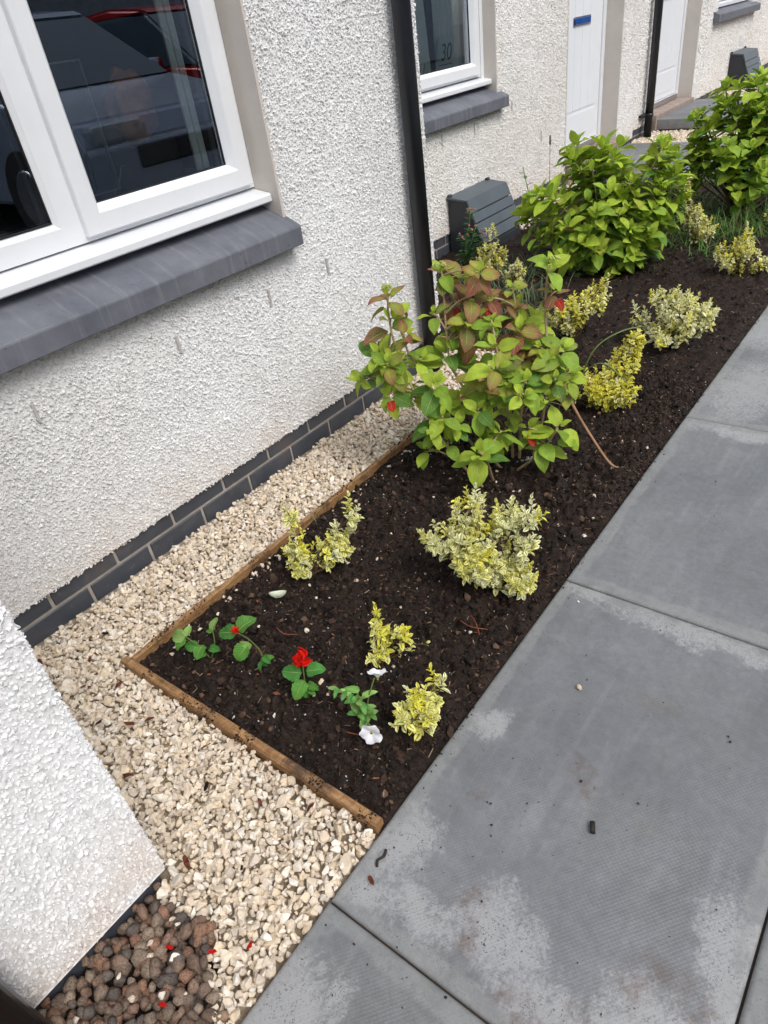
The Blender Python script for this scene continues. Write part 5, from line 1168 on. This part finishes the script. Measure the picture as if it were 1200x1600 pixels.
blade('dry_leaf_blade', [(.90, 1.40, .33), (.95, 1.40, .24), (1.0, 1.42, .14), (1.08, 1.43, .03), (1.12, 1.46, .012)], .005, 'dry_blade', 'long brown dried strap leaf hanging from the leggy hydrangea to the soil', 'dry leaf')
blade('grass_blade', [(.80, 1.75, .02), (.86, 1.70, .20), (.95, 1.66, .27), (1.04, 1.68, .19)], .0035, 'stem_green', 'long arching green blade by the bright yellow shrub', 'grass blade')
blade('grass_blade', [(.80, 1.76, .02), (.85, 1.78, .24), (.93, 1.86, .31), (1.03, 1.98, .30)], .003, 'stem_green', 'long straight green blade crossing over the bright yellow shrub', 'grass blade')

# ------------------------------------------------------------------ small loose things
def shell():
    t = bmesh.new(); n = 28; m_ = 8; L = []
    for (sc, rows) in ((1.0, range(m_, -1, -1)), (.88, range(0, m_ + 1))):
        for j in rows:
            a = j / m_ * math.pi / 2; L.append([t.verts.new((.026 * sc * math.sin(a) * math.cos(k / n * 6.2832) if j else 1e-4 * math.cos(k / n * 6.2832), (.018 * sc * math.sin(a) * math.sin(k / n * 6.2832)) if j else 1e-4 * math.sin(k / n * 6.2832), -.017 * sc * math.cos(a) * (1 + .06 * math.sin(k * 1.3)))) for k in range(n)])
    L = L[m_ + 1:][::-1] + L[:m_ + 1]
    for a, b in zip(L[:-1], L[1:]):
        for k in range(n): t.faces.new((a[k], a[(k + 1) % n], b[(k + 1) % n], b[k]))
    bmesh.ops.recalc_face_normals(t, faces=t.faces)
    bmesh.ops.rotate(t, cent=(0, 0, 0), matrix=Euler((R(-50), R(18), R(60))).to_matrix(), verts=t.verts); bmesh.ops.translate(t, vec=(.511, .399, soil_z(.511, .399) + .016), verts=t.verts)
    b = B(); b.merge(t); tag(b.build('shell', MT['shell'], smooth=True), 'half shell, pale green and white, lying on the soil left of centre', 'shell')
shell()
b = B(); n = 22; z0 = .012
b.poly([(.805 + .034 * math.cos(i / n * 6.283) * .8 - .006 * math.sin(i / n * 6.283), 1.352 + .022 * math.cos(i / n * 6.283) + .010 * math.sin(i / n * 6.283), .020 + .006 * math.cos(i / n * 6.283)) for i in range(n)])
r = bmesh.ops.solidify(b.bm, geom=b.bm.faces[:], thickness=.0018); tag(b.build('plant_label', MT['tag_white']), 'white oval plant tag lying under the leggy hydrangea', 'plant tag')
def flake(name, x, y, z, s, mat, label, cat, seed, group=None, asp=.45):
    rg = random.Random(seed); t = bmesh.new(); n = 9
    vs = [t.verts.new((s * math.cos(i / n * 6.283) * rg.uniform(.75, 1.1), s * asp * math.sin(i / n * 6.283) * rg.uniform(.7, 1.1), .18 * s * rg.uniform(-1, 1))) for i in range(n)]; t.faces.new(vs)
    bmesh.ops.solidify(t, geom=t.faces[:], thickness=s * .16); bmesh.ops.triangulate(t, faces=t.faces)
    bmesh.ops.rotate(t, cent=(0, 0, 0), matrix=Euler((rg.uniform(-.5, .5), rg.uniform(-.4, .4), rg.uniform(0, 6.28))).to_matrix(), verts=t.verts); bmesh.ops.translate(t, vec=(x, y, z), verts=t.verts)
    b = B(); b.merge(t); tag(b.build(name, MT[mat]), label, cat, group)
rr = random.Random(12)
chips_ = [(.10, -.13, 0, 'reddish bark chip on the gravel closest to the left brick base'), (.135, -.165, 1, 'blackish bark chip beside the reddish one at the left brick base'),
(.17, .035, 1, 'black bark chip against the brick base left of the bed corner'), (.22, -.05, 0, 'rust coloured chip on the gravel just left of the timber corner'), (.29, -.115, 0, 'curled brown chip on the gravel below the timber corner'),
(.37, -.06, 0, 'rust chip on the gravel close under the left end of the front board'), (.43, -.16, 1, 'dark chip on the gravel halfway between wall corner and front board'), (.50, -.12, 0, 'orange brown chip in the middle of the front gravel'),
(.535, -.085, 0, 'long reddish chip beside the orange brown one on the front gravel'), (.62, -.21, 0, 'small red brown chip on the gravel near the near wall edge'), (.72, -.06, 0, 'red brown chip on the gravel under the middle of the front board'),
(.80, -.13, 1, 'black chip standing out on the white front gravel'), (.93, -.09, 0, 'bright rust chip on the gravel right of the black chip'), (1.03, -.04, 0, 'orange sliver on the gravel near the right end of the front board'),
(1.0, -.21, 1, 'dark chip on the gravel left of the paving edge'), (.895, -.265, 0, 'rust chip beside the near wall corner'), (.20, .72, 0, 'small red chip on the narrow gravel strip left of the V shaped shrub'), (.27, 1.15, 0, 'reddish chip high on the narrow gravel strip below the hydrangea')]
for i, (x, y, dk_, lab) in enumerate(chips_): flake('bark_chip', x, y, .014, rr.uniform(.010, .018), 'bark_dark' if dk_ else 'bark_red', lab, 'bark chip', i, 'bark chips scattered on the pale gravel', .38)
fl = np.array([[rr.uniform(.37, 1.15), rr.uniform(.06, 3.2)] for _ in range(95)]); zf_ = np.where(fl[:, 1] < 2.2, soil_h(fl[:, 0], fl[:, 1]), soil_far(fl[:, 0], fl[:, 1])) + .003
fs = [(v * np.array([1, .6, .22]), f) for v, f in ROCK[:6]]
tag(rocks('bark_flakes', np.concatenate([fl, zf_[:, None]], 1), RNG.uniform(.004, .011, len(fl)), fs, np.array([[.24, .07, .035], [.34, .13, .07], [.16, .06, .035], [.42, .20, .12]])[RNG.integers(0, 4, len(fl))], MT['limestone'], .3), kind='stuff', label='reddish bark flakes strewn over the dark compost', cat='bark')
for i, (x, y, lab) in enumerate(((1.00, -.385, 'red petal on the brown pebbles nearest the near wall corner'), (1.07, -.345, 'red petal where brown pebbles meet pale gravel'), (1.12, -.30, 'long red petal on the pale gravel near the paving'), (1.06, -.45, 'red petal low among the brown pebbles'), (.97, -.575, 'red petal at the bottom left beside the black pipe'))): flake('red_petal', x, y, .024, .010, 'petal_red', lab, 'petal', 130 + i, 'red petals fallen on the pebbles')
def pebble(x, y, s, col, label, seed, name='pebble'):
    T = rock_templates(1, 0, 0, (1, .75, .6), seed, True); rocks_o = rocks(name, np.array([[x, y, s * .5]]), np.array([s]), T, np.array([col]), MT['limestone'], .1, True, seed); tag(rocks_o, label, 'pebble')
pebble(1.366, .535, .0085, (.62, .50, .36), 'small cream pebble alone on the middle paving slab', 31)
pebble(1.152, -.40, .012, (.30, .20, .13), 'brown pebble at the bottom edge of the near slab', 32)
pebble(1.246, .80, .0035, (.8, .8, .78), 'tiny white stone near the joint of the middle slab', 33)
b = B(); b.tube([(1.522, .243, .0052), (1.531, .223, .0052)], .0052, 10); tag(b.build('twig_piece', MT['bark_dark']), 'short black twig stub lying on the middle slab', 'twig')
b = B(); b.tube(spline([(1.213, -.022, .004), (1.218, -.035, .005), (1.212, -.048, .004), (1.218, -.058, .003)], 4), .0028, 6); tag(b.build('twig_piece', MT['bark_dark']), 'curled black twig at the slab edge by the front board', 'twig')
flake('bark_chip', 1.225, -.085, .006, .012, 'bark_red', 'orange brown bark chip on the paving by the front board', 'bark chip', 300)
for i, pts in enumerate(([(1.03, .60, .02), (1.06, .58, .028), (1.09, .55, .02)], [(1.02, .57, .02), (1.06, .56, .025), (1.10, .58, .018)], [(.98, .14, .02), (1.02, .15, .024), (1.05, .17, .02)], [(.60, .30, .02), (.64, .29, .025), (.67, .31, .02)])):
    tag(B().tube(spline(pts, 4), .0014, 5).build('dry_twig', MT['bark_red']), ['thin red brown twig right of the largest front shrub base', 'second thin twig crossing beside the largest front shrub', 'thin twig near the front board by the petunia', 'thin twig on the soil below the shell'][i], 'twig')
